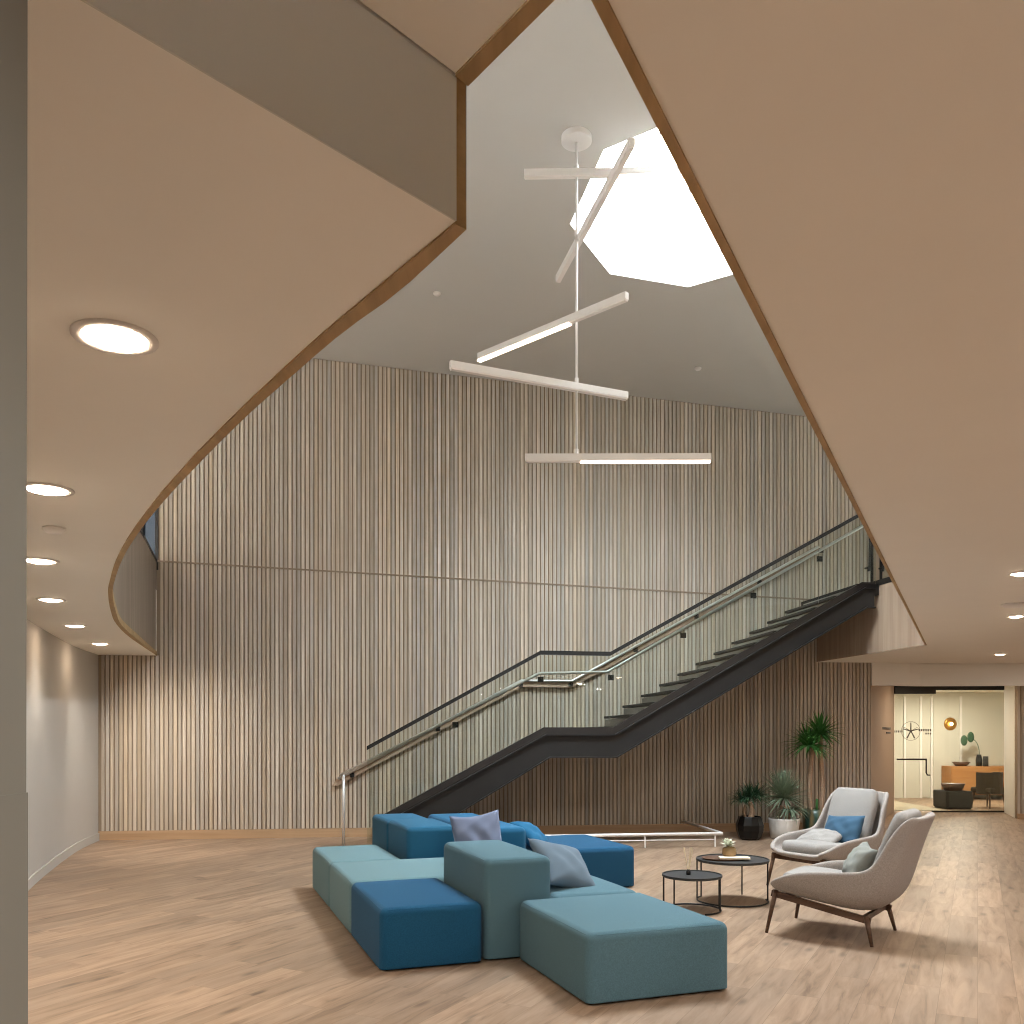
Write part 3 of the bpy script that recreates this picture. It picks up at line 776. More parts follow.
# inner handrail on the glass
h0, h1, h2, h3 = sp(340.5, 775.4, OFF-.1), sp(539, 673.5, OFF-.1), sp(607.5, 671.8, OFF-.1), sp(862, 526.4, OFF-.1)
hs = (h3[1]-h2[1])/(h3[0]-h2[0])
YR = -OFF+0.10
bm = bmesh.new(); tube(bm, [(h0[0], YR, h0[1]), (h1[0], YR, h1[1]), (h2[0], YR, h2[1]), (XE, YR, h3[1]+(XE-h3[0])*hs)], 0.021, 12)
link('handrail', bm, M['chrome'], st, smooth=True)
pf = sp(343.5, 800, OFF-.1)
bm = bmesh.new(); tube(bm, [(pf[0], YR, 0), (pf[0], YR, h0[1]+0.02)], 0.02, 12); link('newel_post', bm, M['chrome'], st, smooth=True)
for px, py in ((455, 721), (540, 676), (610, 674), (682, 632), (752, 592.5), (818, 556)):
    x, z = sp(px, py, OFF-.1)
    bm = bmesh.new(); tube(bm, [(x, YR, z-0.02), (x, YR-0.02, z-0.05), (x, Y+0.008, z-0.05)], 0.011, 8); box(bm, x-0.04, x+0.04, Y+0.008, Y+0.03, z-0.09, z-0.015)
    link('rail_bracket', bm, M['black'], st)
# wall side handrail with its oak backing board
wr = thing('wall_handrail', 'steel handrail on a pale timber backing board fixed to the slatted wall', 'handrail', WO, WA)
OW = 0.13
r0, r1, r2, r3 = at_wall(338, 779, OW), at_wall(522, 680.5, OW), at_wall(572, 681, OW), at_wall(708, 607, OW)
rs = (r3[1]-r2[1])/(r3[0]-r2[0]); r4 = (XE, r3[1]+(XE-r3[0])*rs)
bm = bmesh.new(); tube(bm, [(p_[0], -OW, p_[1]) for p_ in (r0, r1, r2, r4)], 0.021, 12); link('rail', bm, M['chrome'], wr, smooth=True)
bm = bmesh.new()
for (xa, za), (xb, zb) in zip((r0, r1, r2), (r1, r2, r4)): side_prism(bm, [(xa, za-0.10), (xb, zb-0.10), (xb, zb+0.0), (xa, za+0.0)], -0.10, -WS)
side_prism(bm, [(r0[0]-0.09, r0[1]-0.10), (r0[0], r0[1]-0.10), (r0[0], r0[1]+0.03)], -0.10, -WS)
link('backing_board', bm, M['veneer_pale'], wr)
for px in (352, 438, 521, 571, 636, 697, 760, 822):
    x = at_wall(px, 700, OW)[0]; z = interp([r0, r1, r2, r4], x)
    bm = bmesh.new(); tube(bm, [(x, -OW, z-0.015), (x, -OW+0.005, z-0.05), (x, -0.10, z-0.05)], 0.010, 8); box(bm, x-0.035, x+0.035, -0.112, -0.098, z-0.09, z-0.02)
    link('rail_bracket', bm, M['black'], wr)
# low white guard rail under the stair
lr = thing('low_guard_rail', 'low white tubular guard rail on the floor under the stair', 'guard rail', WO, WA)
g0, g1_, g2_ = at_wall(596, 838, OFF), at_wall(722, 836, OFF), at_wall(680, 825, WS+0.02)
zr = 0.185
bm = bmesh.new(); tube(bm, [(g0[0]-1.9, -OFF, zr), (g1_[0], -OFF, zr), (g2_[0]+0.05, -WS-0.02, zr)], 0.018, 10); link('top_rail', bm, M['white_metal'], lr, smooth=True)
bm = bmesh.new(); tube(bm, [(g0[0]-1.9, -OFF, zr-0.08), (g1_[0]-0.1, -OFF, zr-0.08)], 0.008, 8); link('lower_rail', bm, M['white_metal'], lr, smooth=True)
for x in (g0[0]-1.6, at_wall(566, 838, OFF)[0], at_wall(645, 838, OFF)[0], g1_[0]-0.1):
    bm = bmesh.new(); tube(bm, [(x, -OFF, 0), (x, -OFF, zr)], 0.012, 8); link('post', bm, M['white_metal'], lr)
# glimpse of the upper lobby behind the stair head: beige doors with long black pulls
ub = link('wall_upper_lobby', BX(XR-0.0, XR+4.0, 0.0, 0.2, FL2, 7.5), M['beige'], None, WO, WA); struct(ub)
link('floor', BX(XR, XR+6, 0.0, 0.001, FL2-0.01, FL2), M['tread'], None, WO, WA).data  if False else None
ud = bpy.data.objects.new('door_2', None); COL.objects.link(ud); ud.location = WO; ud.rotation_euler = (0, 0, WA); struct(ud)
for k, px in enumerate((866, 880)):
    x = at_wall(px, 560, 0.1)[0]
    bm = bmesh.new(); tube(bm, catmull([(x+0.03, -0.02, 4.32), (x+0.03, -0.10, 4.32), (x+0.06, -0.10, 4.36), (x+0.06, -0.10, 5.6), (x+0.03, -0.02, 5.65)], 4), 0.016, 8)
    link('door_handle', bm, M['black'], ud)
for px in (870.5, 879.5): 
    x = at_wall(px, 560, 0.0)[0]
    link('door_edge', BX(x, x+0.035, -0.03, 0.0, FL2, 6.4), M['black'], ud)
x = at_wall(880, 560, 0.3)[0]
link('side_pane', BX(x+0.06, x+1.2, -0.3, -0.288, FL2, 5.2), M['glass'], ud)

# ------------------------------------------------------------------ modular sofa
A20 = math.radians(20); U = Vector((math.cos(A20), math.sin(A20), 0)); Vv = Vector((-math.sin(A20), math.cos(A20), 0)); P0 = Vector((-0.882, 5.93, 0))
def module(u0, u1, v0, v1, h, mat, label, tall=False, r=0.05):
    c = P0 + U*(u0+u1)/2 + Vv*(v0+v1)/2; g = 0.006
    w, dpt = u1-u0-g*2, v1-v0-g*2
    t = thing('sofa_module', label, 'sofa module', (c.x, c.y, 0), A20)
    bm = bmesh.new(); rbox(bm, w, dpt, h-0.015+r*0.75, r, bulge=0.012 if not tall else 0.008, side=0.0)
    bmesh.ops.translate(bm, verts=bm.verts, vec=(0, 0, 0.015-r*0.75))
    for v in bm.verts: v.co.z = max(0.015, v.co.z)
    link('upholstery', bm, mat, t, smooth=True)
    hx, hy, rr = w/2-r*0.29+0.002, dpt/2-r*0.29+0.002, r*1.0
    path = []
    for (cx, cy, a0_) in ((hx-rr, hy-rr, 0), (-hx+rr, hy-rr, 90), (-hx+rr, -hy+rr, 180), (hx-rr, -hy+rr, 270)):
        for k in range(6):
            a = math.radians(a0_+90*k/5); path.append((cx+rr*math.cos(a)*0.93, cy+rr*math.sin(a)*0.93, h-r*0.29+0.0005))
    bm = bmesh.new(); tube(bm, path, 0.0028, 6, closed=True); link('seam_piping', bm, mat, t, smooth=True)
    link('plinth', BX(-w/2+0.05, w/2-0.05, -dpt/2+0.05, dpt/2-0.05, 0, 0.015), M['black'], t)
    return t
SH, TH = 0.425, 0.715
module(0.0, 0.735, 0.0, 1.17, SH, M['navy'], 'low deep blue sofa seat block at the front left corner of the group')
module(0.0, 1.20, 1.17, 2.30, SH, M['pale_teal'], 'low pale teal sofa seat block behind the front deep blue one')
module(0.0, 0.70, 2.30, 3.48, SH, M['pale_teal'], 'low pale teal sofa seat block, farthest on the left edge of the group')
module(0.745, 1.265, 0.03, 1.15, TH, M['teal'], 'tall grey teal sofa back block nearest the viewer', True)
module(0.985, 1.97, -1.15, 0.02, SH, M['teal'], 'large low grey teal sofa seat block nearest the viewer')
module(1.275, 1.97, 0.03, 1.10, SH, M['teal'], 'low grey teal seat block under the grey blue cushion')
module(1.21, 1.84, 1.13, 1.92, SH, M['teal'], 'low sofa seat block in the middle of the group under the lavender cushion')
module(0.73, 1.24, 2.31, 3.20, 0.71, M['mid_teal'], 'tall blue sofa back block in the middle, its end facing the front', True)
module(0.73, 1.24, 3.205, 4.05, 0.69, M['mid_teal'], 'tall teal blue sofa back block at the far left end of the spine', True)
module(1.25, 1.80, 1.93, 3.60, TH, M['cerulean'], 'long tall blue sofa back block behind the lavender cushion', True)
module(1.85, 3.17, 2.36, 3.60, SH, M['blue'], 'wide low bright blue sofa seat block at the right back of the group')
def SP(u, v, z): 
    p = P0 + U*u + Vv*v; return (p.x, p.y, z)
def pillow(name, label, mat, w, h, t, loc, rx, ry, rz, seed, **kw):
    o = link(name, pillow_bm(w, h, t, seed, **kw), mat, None, smooth=True)
    o.rotation_euler = (Matrix.Rotation(rz, 3, 'Z') @ Matrix.Rotation(rx, 3, 'X') @ Matrix.Rotation(ry, 3, 'Y')).to_euler()
    o.location = loc
    return tag(o, label, 'cushion')
pillow('scatter_cushion', 'lavender grey square cushion standing against the tall blue back blocks', M['lavender'], 0.46, 0.46, 0.15, SP(1.24, 1.72, SH+0.235), math.radians(-20), math.radians(-7), A20-math.radians(12), 1)
pillow('scatter_cushion', 'grey blue square cushion leaning on the near tall grey teal block', M['grey_blue'], 0.50, 0.48, 0.20, SP(1.52, 0.44, SH+0.15), math.radians(-48), math.radians(22), math.radians(52), 2)
pillow('scatter_cushion', 'bright blue cushion leaning behind the grey blue one', M['cerulean'], 0.44, 0.40, 0.18, SP(2.10, 2.62, SH+0.13), math.radians(-52), math.radians(10), math.radians(75), 3)

# ------------------------------------------------------------------ lounge chairs
def make_chair(name, label, loc, rz):
    """local +x points backwards, front feet near x=0, seat centre line y=0"""
    t = thing(name, label, 'armchair', loc, rz, None)
    #        outer (b,z)     rim (b,z)     half width
    stn = [((.035,.372), (.02,.400), .27),
           ((.06,.345), (.045,.425), .325),
           ((.14,.325), (.13,.475), .362),
           ((.28,.300), (.27,.520), .380),
           ((.46,.272), (.47,.540), .385),
           ((.64,.248), (.63,.550), .385),
           ((.78,.255), (.74,.562), .380),
           ((.88,.315), (.80,.590), .372),
           ((.945,.42), (.845,.65), .365),
           ((.985,.56), (.885,.725), .352),
           ((1.03,.71), (.925,.81), .342),
           ((1.08,.86), (.985,.90), .330),
           ((1.115,.945), (1.035,.955), .310),
           ((1.13,.975), (1.085,.975), .265)]
    bm = bmesh.new(); N = 22; rows = []
    for (ob, oz), (ib, iz), hw in stn:
        row = []
        for j in range(N+1):
            ph = PI*j/N; c, s = math.cos(ph), math.sin(ph)
            x = hw*math.copysign(abs(c)**0.5, c); q = 1-abs(s)**0.62
            q = max(0, q)
            x *= 1+0.05*q
            row.append(bm.verts.new((ob+(ib-ob)*q, x, oz+(iz-oz)*q)))
        rows.append(row)
    for A, B in zip(rows, rows[1:]):
        for j in range(N): bm.faces.new((A[j], A[j+1], B[j+1], B[j]))
    o = link('shell', bm, M['boucle'], t, smooth=True)
    # make the normals look outwards/down so that thickness grows inside
    md = o.modifiers.new('thickness', 'SOLIDIFY'); md.thickness = 0.045; md.offset = 0; md.use_even_offset = True
    md = o.modifiers.new('soft', 'SUBSURF'); md.levels = 2; md.render_levels = 2
    # seat cushion
    bm = bmesh.new(); rbox(bm, 0.70, 0.60, 0.115, 0.05, bulge=0.03)
    for v in bm.verts:
        k = max(0, (-v.co.x-0.12)/0.23); v.co.y *= 1-0.22*k*k
    bmesh.ops.rotate(bm, verts=bm.verts, cent=(0,0,0), matrix=Matrix.Rotation(math.radians(5), 3, 'Y')); bmesh.ops.translate(bm, verts=bm.verts, vec=(0.42, 0, 0.335))
    link('seat_cushion', bm, M['boucle_seat'], t, smooth=True)
    # back cushion, leaning with the shell
    bm = bmesh.new(); rbox(bm, 0.60, 0.56, 0.10, 0.045, bulge=0.03)
    for v in bm.verts:      # local x -> up along the back
        k = max(0, (v.co.x-0.1)/0.21); v.co.y *= 1-0.20*k**3
        k = max(0, (-v.co.x-0.15)/0.16); v.co.y *= 1-0.05*k
    ang = math.atan2(0.60, 0.225)
    bmesh.ops.rotate(bm, verts=bm.verts, cent=(0,0,0), matrix=Matrix.Rotation(-ang, 3, 'Y')); bmesh.ops.translate(bm, verts=bm.verts, vec=(0.945, 0, 0.705))
    link('back_cushion', bm, M['boucle_seat'], t, smooth=True)
    for s in (-1, 1):
        bm = bmesh.new(); beam(bm, (0.03, s*0.31, 0.318), (0.79, s*0.31, 0.182), 0.028, 0.05); link('side_rail', bm, M['walnut'], t)
        bm = bmesh.new(); tube(bm, [(0.065, s*0.315, 0.345), (0.0, s*0.35, 0.0)], 0.02, 8, r_of=lambda i: 0.022-0.009*i); link('leg', bm, M['walnut'], t, smooth=True)
        bm = bmesh.new(); tube(bm, [(0.76, s*0.315, 0.215), (0.81, s*0.35, 0.0)], 0.02, 8, r_of=lambda i: 0.022-0.009*i); link('leg', bm, M['walnut'], t, smooth=True)
    bm = bmesh.new(); beam(bm, (0.14, -0.32, 0.295), (0.14, 0.32, 0.295), 0.03, 0.04); link('cross_bar', bm, M['walnut'], t)
    bm = bmesh.new(); beam(bm, (0.74, -0.32, 0.195), (0.74, 0.32, 0.195), 0.03, 0.04); link('cross_bar', bm, M['walnut'], t)
    return t
FA = math.radians(-36.5)
wv = Vector((-math.sin(FA), math.cos(FA), 0))
f1 = Vector((2.039, 7.142, 0)); org1 = f1 + wv*0.35
ch1 = make_chair('lounge_chair', 'light grey lounge chair in front, seen from its side', (org1.x, org1.y, 0), FA)
B2a = math.radians(32)      # the second chair's back points right and away
fo2 = Vector((2.68, 9.35, 0)); wv2 = Vector((-math.sin(B2a), math.cos(B2a), 0)); org2 = fo2 - wv2*0.35
ch2 = copy_tree(ch1); ch2.location = (org2.x, org2.y, 0); ch2.rotation_euler = (0, 0, B2a)
ch2['label'] = 'light grey lounge chair behind, holding the blue cushion'
ch1['group'] = ch2['group'] = 'pair of light grey lounge chairs'
def CP(org, ang, b, w, z):
    d = Vector((math.cos(ang), math.sin(ang), 0)); n = Vector((-math.sin(ang), math.cos(ang), 0)); p = org + d*b + n*w; return (p.x, p.y, z)
pillow('scatter_cushion', 'denim blue oblong cushion on the rear grey lounge chair', M['pillow_blue'], 0.52, 0.34, 0.15, CP(org2, B2a, 0.68, -0.06, 0.58), math.radians(-24), math.radians(-4), B2a-math.radians(90)-math.radians(8), 4)
pillow('lumbar_cushion', 'pale grey flat cushion on the seat of the rear lounge chair', M['boucle_seat'], 0.46, 0.32, 0.12, CP(org2, B2a, 0.52, 0.08, 0.50), math.radians(-70), 0, B2a-math.radians(90), 5, pinch=0.03)
pillow('scatter_cushion', 'sage grey cushion on the seat of the front lounge chair', M['grey_pillow'], 0.36, 0.32, 0.17, CP(org1, FA, 0.64, -0.05, 0.585), math.radians(-35), math.radians(5), FA-math.radians(60), 6)
pillow('knitted_cushion', 'chunky knitted pale cushion at the back of the front lounge chair', M['knit'], 0.30, 0.30, 0.13, CP(org1, FA, 0.80, 0.13, 0.63), math.radians(-30), math.radians(10), FA-math.radians(90), 7, wr=0.02)

# ------------------------------------------------------------------ coffee tables
def table(label, x, y, R, h, legs, gap):
    t = thing('coffee_table', label, 'coffee table', (x, y, 0), 0, 'round black metal coffee tables')
    bm = bmesh.new(); lathe(bm, [(0, h-0.022), (R-0.004, h-0.022), (R, h-0.018), (R, h), (R-0.008, h), (R-0.012, h-0.010), (0, h-0.010)], 56); link('table_top', bm, M['black_top'], t)
    bm = bmesh.new(); a0, a1 = gap
    Rr = R-0.012
    tube(bm, [(Rr*math.cos(math.radians(a0+(a1-a0)*k/40)), Rr*math.sin(math.radians(a0+(a1-a0)*k/40)), 0.008) for k in range(41)], 0.0075, 8); link('base_ring', bm, M['black'], t)
    for a in legs:
        bm = bmesh.new(); q = (Rr*math.cos(math.radians(a)), Rr*math.sin(math.radians(a))); tube(bm, [(q[0], q[1], 0.008), (q[0], q[1], h-0.018)], 0.0075, 8); link('leg', bm, M['black'], t)
    return t
table('small round black coffee table with reed sticks in a bottle on it', 1.626, 8.05, 0.268, 0.325, (118, 160, -28, 8), (-75, 160))
table('larger round black coffee table with a tray on it', 2.10, 8.49, 0.342, 0.405, (165, 140, -5, 60), (140, 365))
rd = thing('reed_diffuser', 'small dark bottle with pale reed sticks on the small coffee table', 'reed diffuser', (1.60, 8.08, 0.315))
bm = bmesh.new(); lathe(bm, [(0,0),(0.02,0),(0.022,0.03),(0.012,0.04),(0.012,0.05),(0.008,0.05),(0.0,0.03)], 16); link('bottle', bm, M['black'], rd, smooth=True)
for dx, dy in ((-0.045, 0.0), (-0.036, 0.02), (0.03, 0.01), (0.04, -0.015), (0.022, 0.03)):
    bm = bmesh.new(); tube(bm, [(0,0,0.02), (dx, dy, 0.245)], 0.0045, 6); link('reed_stick', bm, M['reed'], rd)
bm = bmesh.new(); lathe(bm, [(0,0),(0.19,0),(0.21,0.018),(0.205,0.018),(0.185,0.006),(0,0.006)], 40)
for v in bm.verts: v.co.y *= 0.72
TT = 0.395
o = link('tray', bm, M['wood_bowl'], None, (2.02, 8.50, TT), smooth=True); tag(o, 'dark oval tray lying on the larger coffee table', 'tray')
o = link('book', BX(-0.14, 0.14, -0.06, 0.06, 0, 0.014), M['reed'], None, (2.10, 8.42, TT+0.018), math.radians(-4)); tag(o, 'thin cream book lying on the oval tray', 'book')
fv = thing('flower_vase', 'small brown globe vase with pale flowers on the tray', 'vase', (2.08, 8.53, TT+0.006))
fv.scale = (1.25, 1.25, 1.25)
bm = bmesh.new(); lathe(bm, [(0,0),(0.03,0),(0.055,0.035),(0.05,0.075),(0.025,0.095),(0.02,0.09),(0,0.02)], 20); link('vessel', bm, plain('amber globe', (150,124,88), 0.25), fv, smooth=True)
bm = bmesh.new(); rr = random.Random(3)
for k in range(34):
    a, e2 = rr.uniform(0, 2*PI), rr.uniform(-0.1, 1.3); L = rr.uniform(0.05, 0.09); d = Vector((math.cos(a)*math.cos(e2), math.sin(a)*math.cos(e2), math.sin(e2)))
    c = Vector((-0.012, 0, 0.095)) + d*L*0.5; s = d.cross(Vector((0,0,1))).normalized()*0.018
    vs = [bm.verts.new(c-d*0.02), bm.verts.new(c+s), bm.verts.new(c+d*0.035+Vector((0,0,-0.006))), bm.verts.new(c-s)]; bm.faces.new(vs)
link('blossom', bm, M['petal'], fv)

# ------------------------------------------------------------------ plants
def blade(bm, base, d, L, w, droop, seg=6):
    d = Vector(d).normalized(); s = d.cross(Vector((0,0,1)))
    s = (s if s.length > 1e-3 else Vector((1,0,0))).normalized(); prev = None; p = Vector(base); dd = d.copy()
    for k in range(seg+1):
        t = k/seg; ww = w*(0.55+0.9*t if t < 0.35 else 0.9*(1-t)/0.65+0.02)
        n = s.cross(dd).normalized()
        row = [bm.verts.new(p-s*ww/2+n*ww*0.12), bm.verts.new(p-n*ww*0.05), bm.verts.new(p+s*ww/2+n*ww*0.12)]
        if prev:
            for q in (0, 1): bm.faces.new((prev[q], prev[q+1], row[q+1], row[q]))
        prev = row; p = p + dd*L/seg; dd = (dd + Vector((0,0,-1))*droop/seg).normalized()
def rosette(c, n, L, w, droop, e0, e1, seed):
    bm = bmesh.new(); r = random.Random(seed)
    for k in range(n):
        a = k*2.39996+r.uniform(-.3, .3); t = (k+0.5)/n; el = math.radians(e0+(e1-e0)*t+r.uniform(-8, 8))
        blade(bm, Vector(c)+Vector((0,0,(0.5-t)*-0.06)), (math.cos(a)*math.cos(el), math.sin(a)*math.cos(el), math.sin(el)), L*r.uniform(.8, 1.1), w, droop*r.uniform(.6, 1.2))
    return bm
def pot(t, prof, mat, soil_r, soil_z, n=32, name='pot'):
    bm = bmesh.new(); lathe(bm, prof, n); link(name, bm, mat, t, smooth=(n > 20))
    bm = bmesh.new(); lathe(bm, [(0, soil_z+0.01), (soil_r, soil_z)], 24); link('soil', bm, M['soil'], t)
p = at_z(750, 839.5, 0)
pb = thing('potted_palm', 'small bushy dark green palm in a gloss black pot', 'plant', (p.x, p.y, 0))
pot(pb, [(0,0),(0.13,0),(0.17,0.04),(0.205,0.14),(0.21,0.22),(0.175,0.33),(0.165,0.35),(0.15,0.35),(0.15,0.30),(0,0.30)], M['pot_black'], 0.152, 0.305, 11)
bm = bmesh.new(); tube(bm, catmull([(0,0,.28),(0.03,0,.42),(0.0,0,.56)], 5), 0.045, 10, r_of=lambda i: 0.05-0.0022*i); tube(bm, catmull([(-0.05,0.02,.28),(-0.09,0,.42),(-0.07,0,.52)], 5), 0.02, 8); link('trunk', bm, M['bark'], pb, smooth=True)
for c, n, L, sd in (((0.0,0,.62), 110, .36, 1), ((-0.12,0,.58), 80, .30, 2), ((0.11,0.05,.64), 80, .30, 3)):
    link('foliage', rosette(c, n, L, .022, .9, 75, -15, sd), M['leaf_dark'], pb)
p = at_z(784, 838.5, 0)
pw_ = thing('potted_yucca', 'grey green spiky yucca in a white ceramic pot', 'plant', (p.x, p.y, 0))
pot(pw_, [(0,0),(0.17,0),(0.20,0.02),(0.215,0.16),(0.235,0.29),(0.235,0.31),(0.22,0.31),(0.20,0.26),(0,0.26)], M['pot_white'], 0.205, 0.265)
bm = bmesh.new()
for dx in (-0.05, 0.03, 0.08): tube(bm, [(dx,0,.24),(dx*0.7,0,.5)], 0.025, 8)
link('trunk', bm, M['bark'], pw_, smooth=True)
link('foliage', rosette((0.0,0,.60), 190, .52, .028, .45, 88, -25, 4), M['leaf_grey'], pw_)
link('foliage', rosette((0.08,-.02,.42), 60, .36, .034, 1.8, 50, -10, 5), M['leaf_grey'], pw_)
link('foliage', rosette((-0.04,-.02,.66), 90, .46, .026, .35, 88, 20, 6), M['leaf_grey'], pw_)
p = at_z(816, 836.5, 0)
pg = thing('potted_dracaena', 'tall dracaena with two bare trunks in a green glazed pot', 'plant', (p.x, p.y, 0))
pot(pg, [(0,0),(0.17,0),(0.19,0.03),(0.205,0.3),(0.21,0.43),(0.195,0.43),(0.19,0.38),(0,0.38)], M['pot_green'], 0.19, 0.385)
bm = bmesh.new(); tube(bm, catmull([(-0.08,0,.36),(-0.10,0,.8),(-0.07,0,1.22),(-.06,0,1.42)], 5), 0.035, 10); link('trunk', bm, M['bark'], pg, smooth=True)
bm = bmesh.new(); tube(bm, catmull([(0.08,0,.36),(0.10,0,.8),(0.07,0,1.3),(.08,0,1.62)], 5), 0.035, 10); link('trunk', bm, M['bark'], pg, smooth=True)
bm = bmesh.new(); tube(bm, [(0.01,0,.38),(0.015,0,.58)], 0.02, 8); link('shoot', bm, M['leaf'], pg, smooth=True)
link('foliage', rosette((-0.12,-.02,1.38), 150, .46, .040, .9, 82, -20, 7), M['leaf'], pg)
link('foliage', rosette((0.06,0,1.56), 150, .44, .040, .8, 85, -20, 8), M['leaf'], pg)

# ------------------------------------------------------------------ hanging light
RX, RY = 0.594, 8.2
pen = thing('hanging_light', 'white pendant of five linear bars stacked on one tall rod', 'pendant light', (RX, RY, 0))
cz = ceil_z(RX)
bm = bmesh.new(); lathe(bm, [(0, cz-0.055), (0.135, cz-0.055), (0.14, cz-0.05), (0.14, cz-0.001), (0, cz-0.001)], 40); cn = link('canopy', bm, M['white_metal'], pen)
bm = bmesh.new(); tube(bm, [(0,0,4.14), (0,0,cz-0.05)], 0.011, 10); link('rod', bm, M['white_metal'], pen, smooth=True)
def bar_ends(p1, p2, yp):      # pixel ends and pivot row: a level bar through the rod
    z = EYE + (HY-yp)/F*RY
    a, b = at_z(p1[0], p1[1], z), at_z(p2[0], p2[1], z); return a, b, z
bars = [((524,175), (700,172.5), 174.5, (0.5, 1.0)), ((558,280), (632,143), 240, None), ((479,358), (627,297), 322, (0.0, 0.655)),
        ((450,366), (627,397), 388, None), ((525,459), (711,458.5), 459, (0.30, 1.0))]
def beam2(bm, a, b, w, h, z0): 
    beam(bm, (a.x, a.y, z0), (b.x, b.y, z0), w, h)
for (p1, p2, yp, lit) in bars:
    a, b, z = bar_ends(p1, p2, yp)
    a = a - Vector((RX, RY, 0)); b = b - Vector((RX, RY, 0))
    d = (b-a); d.z = 0
    bm = bmesh.new(); beam2(bm, a, b, 0.05, 0.062, z+0.012)
    bo = link('light_bar', bm, M['white_metal'], pen)
    bm = bmesh.new(); beam2(bm, a+d*0.004, b-d*0.004, 0.042, 0.012, z-0.025); link('diffuser', bm, M['led_off'], bo)
    if lit:
        bm = bmesh.new(); beam2(bm, a+d*lit[0], a+d*(lit[1]-0.004), 0.044, 0.018, z-0.030); link('led_strip', bm, M['led'], bo)
    bm = bmesh.new(); tube(bm, [(0,0,z+0.04), (0,0,z+0.09)], 0.018, 10); link('collar', bm, M['white_metal'], bo)

# ------------------------------------------------------------------ recessed lamps
def downlight(x, y, z, label, group, power=26, R=0.12, spot=True):
    t = thing('recessed_lamp', label, 'ceiling lamp', (x, y, z), 0, group)
    bm = bmesh.new(); lathe(bm, [(R*0.74, -0.001), (R*0.78, -0.008), (R, -0.006), (R, 0.004), (R*0.74, 0.004)], 40); link('trim_ring', bm, M['white_metal'], t, smooth=True)
    bm = bmesh.new(); lathe(bm, [(0, -0.022), (R*0.4, -0.019), (R*0.7, -0.009), (R*0.76, 0.0), (R*0.76, 0.004)], 40); link('lens', bm, M['lamp'], t, smooth=True)
    L = bpy.data.lights.new('lamp', 'SPOT'); L.energy = power; L.spot_size = math.radians(112); L.spot_blend = 1.0; L.shadow_soft_size = 0.06; L.color = (1.0, 0.91, 0.79)
    lo_ = bpy.data.objects.new('lamp', L); COL.objects.link(lo_); lo_.location = (0, 0, -0.04); lo_.parent = t
    if 'farthest of the curved' in label: lo_.rotation_euler = (math.radians(30), math.radians(-18), 0)
    return t
K = (SOF-EYE)*F
names = ['nearest and largest', 'second from the viewer', 'third from the viewer', 'fourth from the viewer', 'fifth from the viewer', 'farthest']
for (px, py), w in zip(((115,337), (47,489), (40,560.5), (51,599.5), (75,625.5), (100,643.5)), names):
    q = at_z(px, py, SOF); downlight(q.x, q.y, SOF, 'round recessed lamp in the left ceiling, %s of the curved row' % w, 'recessed lamps of the left ceiling', {'farthest': 260, 'fifth from the viewer': 45, 'fourth from the viewer': 60}.get(w, 125))
for (px, py), w in zip(((1021,573), (1016,616), (1000,654)), ('nearest, at the right margin of the picture', 'middle one, below the faint round plate', 'farthest, nearest the glazed lounge')):
    q = at_z(px, py, SOF); downlight(q.x, q.y, SOF, 'small recessed lamp in the right ceiling, %s' % w, 'recessed lamps of the right ceiling', 42, 0.085)
# detectors and sprinkler plates
def plate(px, py, z, R, label, slope=False):
    q = at_z(px, py, z)
    if slope:
        for _ in range(3): q = at_z(px, py, ceil_z(q.x))
        z = q.z
    bm = bmesh.new(); lathe(bm, [(0, -0.03), (R*0.7, -0.028), (R, -0.012), (R, 0.0), (0, 0)], 24)
    o = link('ceiling_detector', bm, M['white_metal'], None, (q.x, q.y, z), smooth=True); tag(o, label, 'detector')
plate(54, 528, SOF, 0.06, 'small round detector on the left ceiling between the second and third lamps')
plate(1016, 604, SOF, 0.12, 'faint round white plate on the right ceiling above the middle lamp')
plate(437, 293, 0, 0.05, 'small detector on the grey upper ceiling left of the hanging light', True)
plate(698, 368, 0, 0.05, 'small detector on the grey upper ceiling below the skylight', True)

# unseen fill lights added to brighten the rooms, no fittings built
def area(name, loc, size, power, color, rot=(0,0,0)):
    L = bpy.data.lights.new(name, 'AREA'); L.energy = power; L.size = size; L.color = color; L.shape = 'DISK'
    o = bpy.data.objects.new(name, L); COL.objects.link(o); o.location = loc; o.rotation_euler = rot; return o
for x, y, pw_r in ((3.6, 4.2, 32), (2.2, 1.8, 40), (0.6, 0.2, 50), (4.8, 2.0, 34), (6.5, 5.5, 42), (8.2, 9.0, 46), (9.5, 12.6, 50), (2.5, -2.0, 55)):
    z = SOF if (Vector((x, y, 0))-R0).dot(RN) > 0 else TRAY
    area('ceiling_fill_light', (x, y, z-0.02), 0.16, pw_r, (1.0, 0.94, 0.88))
for x, y in ((0.3, -0.5), (3.0, 0.0)): area('upper_fill_light', (x, y, ceil_z(x)-0.05), 0.2, 150, (1.0, 0.92, 0.82))  # added above the upper floor to brighten the near ceiling
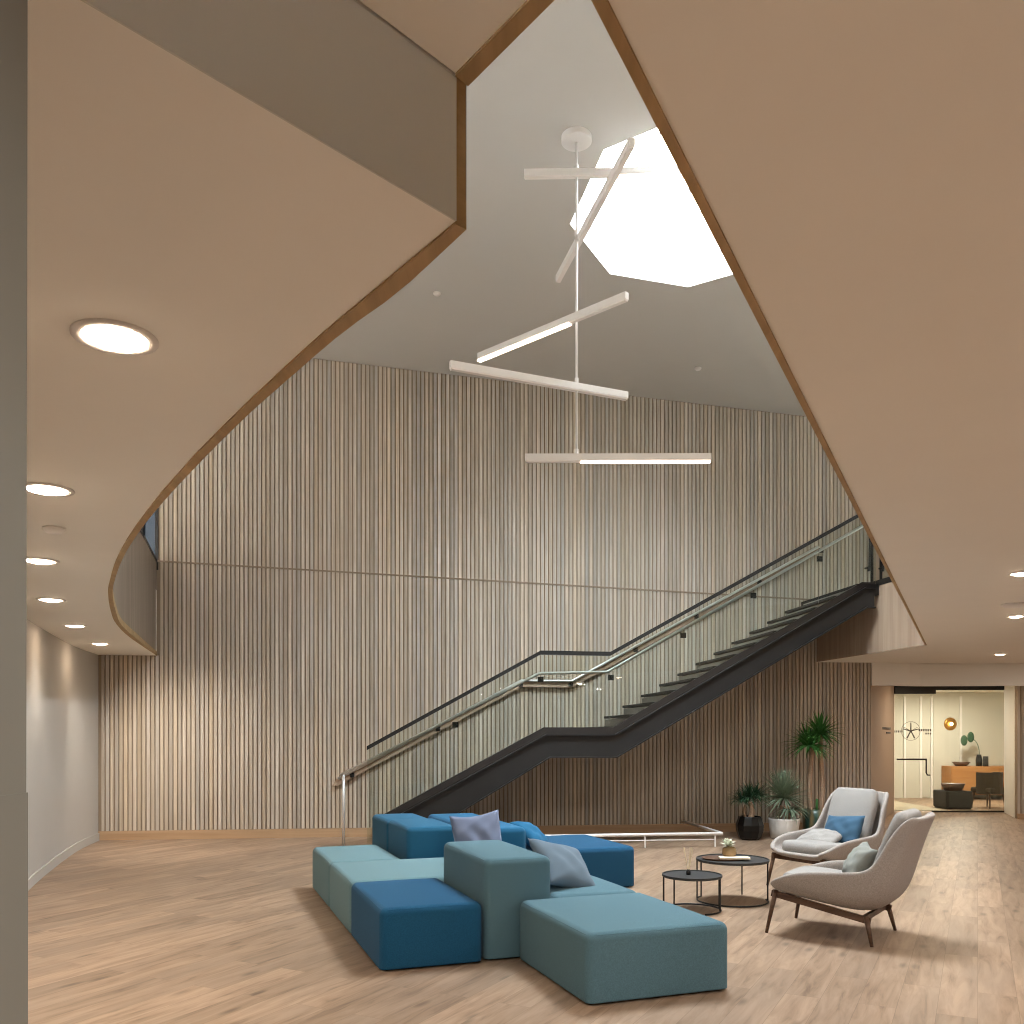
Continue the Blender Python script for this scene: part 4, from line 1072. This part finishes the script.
area('lounge_fill_light', (10.2, 20.3, 2.58), 0.4, 90, (1.0, 0.88, 0.72))  # unseen lights added for the lounge interior
area('lounge_fill_light', (9.0, 19.2, 2.58), 0.3, 40, (1.0, 0.88, 0.72))
area('recess_fill_light', (8.2, 16.6, 2.58), 0.2, 25, (1.0, 0.78, 0.55))
# daylight portal of the skylight
L = bpy.data.lights.new('skylight_portal', 'AREA'); L.shape = 'SQUARE'; L.size = 2.9; L.cycles.is_portal = True
o = bpy.data.objects.new('skylight_portal', L); COL.objects.link(o); o.location = (cen.x, cen.y, ceil_z(cen.x)+1.5)

# ------------------------------------------------------------------ sky, camera, view
w = bpy.data.worlds.new('overcast'); S.world = w; w.use_nodes = True
nt = w.node_tree; bg = nt.nodes['Background']
tc = nd(nt, 'ShaderNodeTexCoord'); sp_ = nd(nt, 'ShaderNodeSeparateXYZ'); nt.links.new(tc.outputs['Generated'], sp_.inputs[0])
cr = nd(nt, 'ShaderNodeValToRGB'); nt.links.new(sp_.outputs['Z'], cr.inputs[0])
cr.color_ramp.elements[0].position = 0.0; cr.color_ramp.elements[0].color = (0.42, 0.46, 0.5, 1)
cr.color_ramp.elements[1].position = 0.5; cr.color_ramp.elements[1].color = (0.89, 0.96, 1.0, 1)
nt.links.new(cr.outputs[0], bg.inputs['Color']); bg.inputs['Strength'].default_value = 72.0

cam = bpy.data.cameras.new('camera'); co = bpy.data.objects.new('camera', cam); COL.objects.link(co)
co.location = (0, 0, EYE); co.rotation_euler = (PI/2, 0, 0)
cam.sensor_width = 36; cam.lens = F/1024*36; cam.shift_y = (HY-512)/1024; cam.clip_start = 0.05; cam.clip_end = 200
S.camera = co
S.view_settings.view_transform = 'Standard'; S.view_settings.look = 'None'; S.view_settings.gamma = 1.0
S.view_settings.exposure = 0.0
try:
    S.cycles.use_denoising = True
    S.cycles.pixel_filter_type = 'BOX'
    S.cycles.max_bounces = 10; S.cycles.diffuse_bounces = 6; S.cycles.transparent_max_bounces = 16
    S.cycles.sample_clamp_indirect = 6.0
except Exception: pass
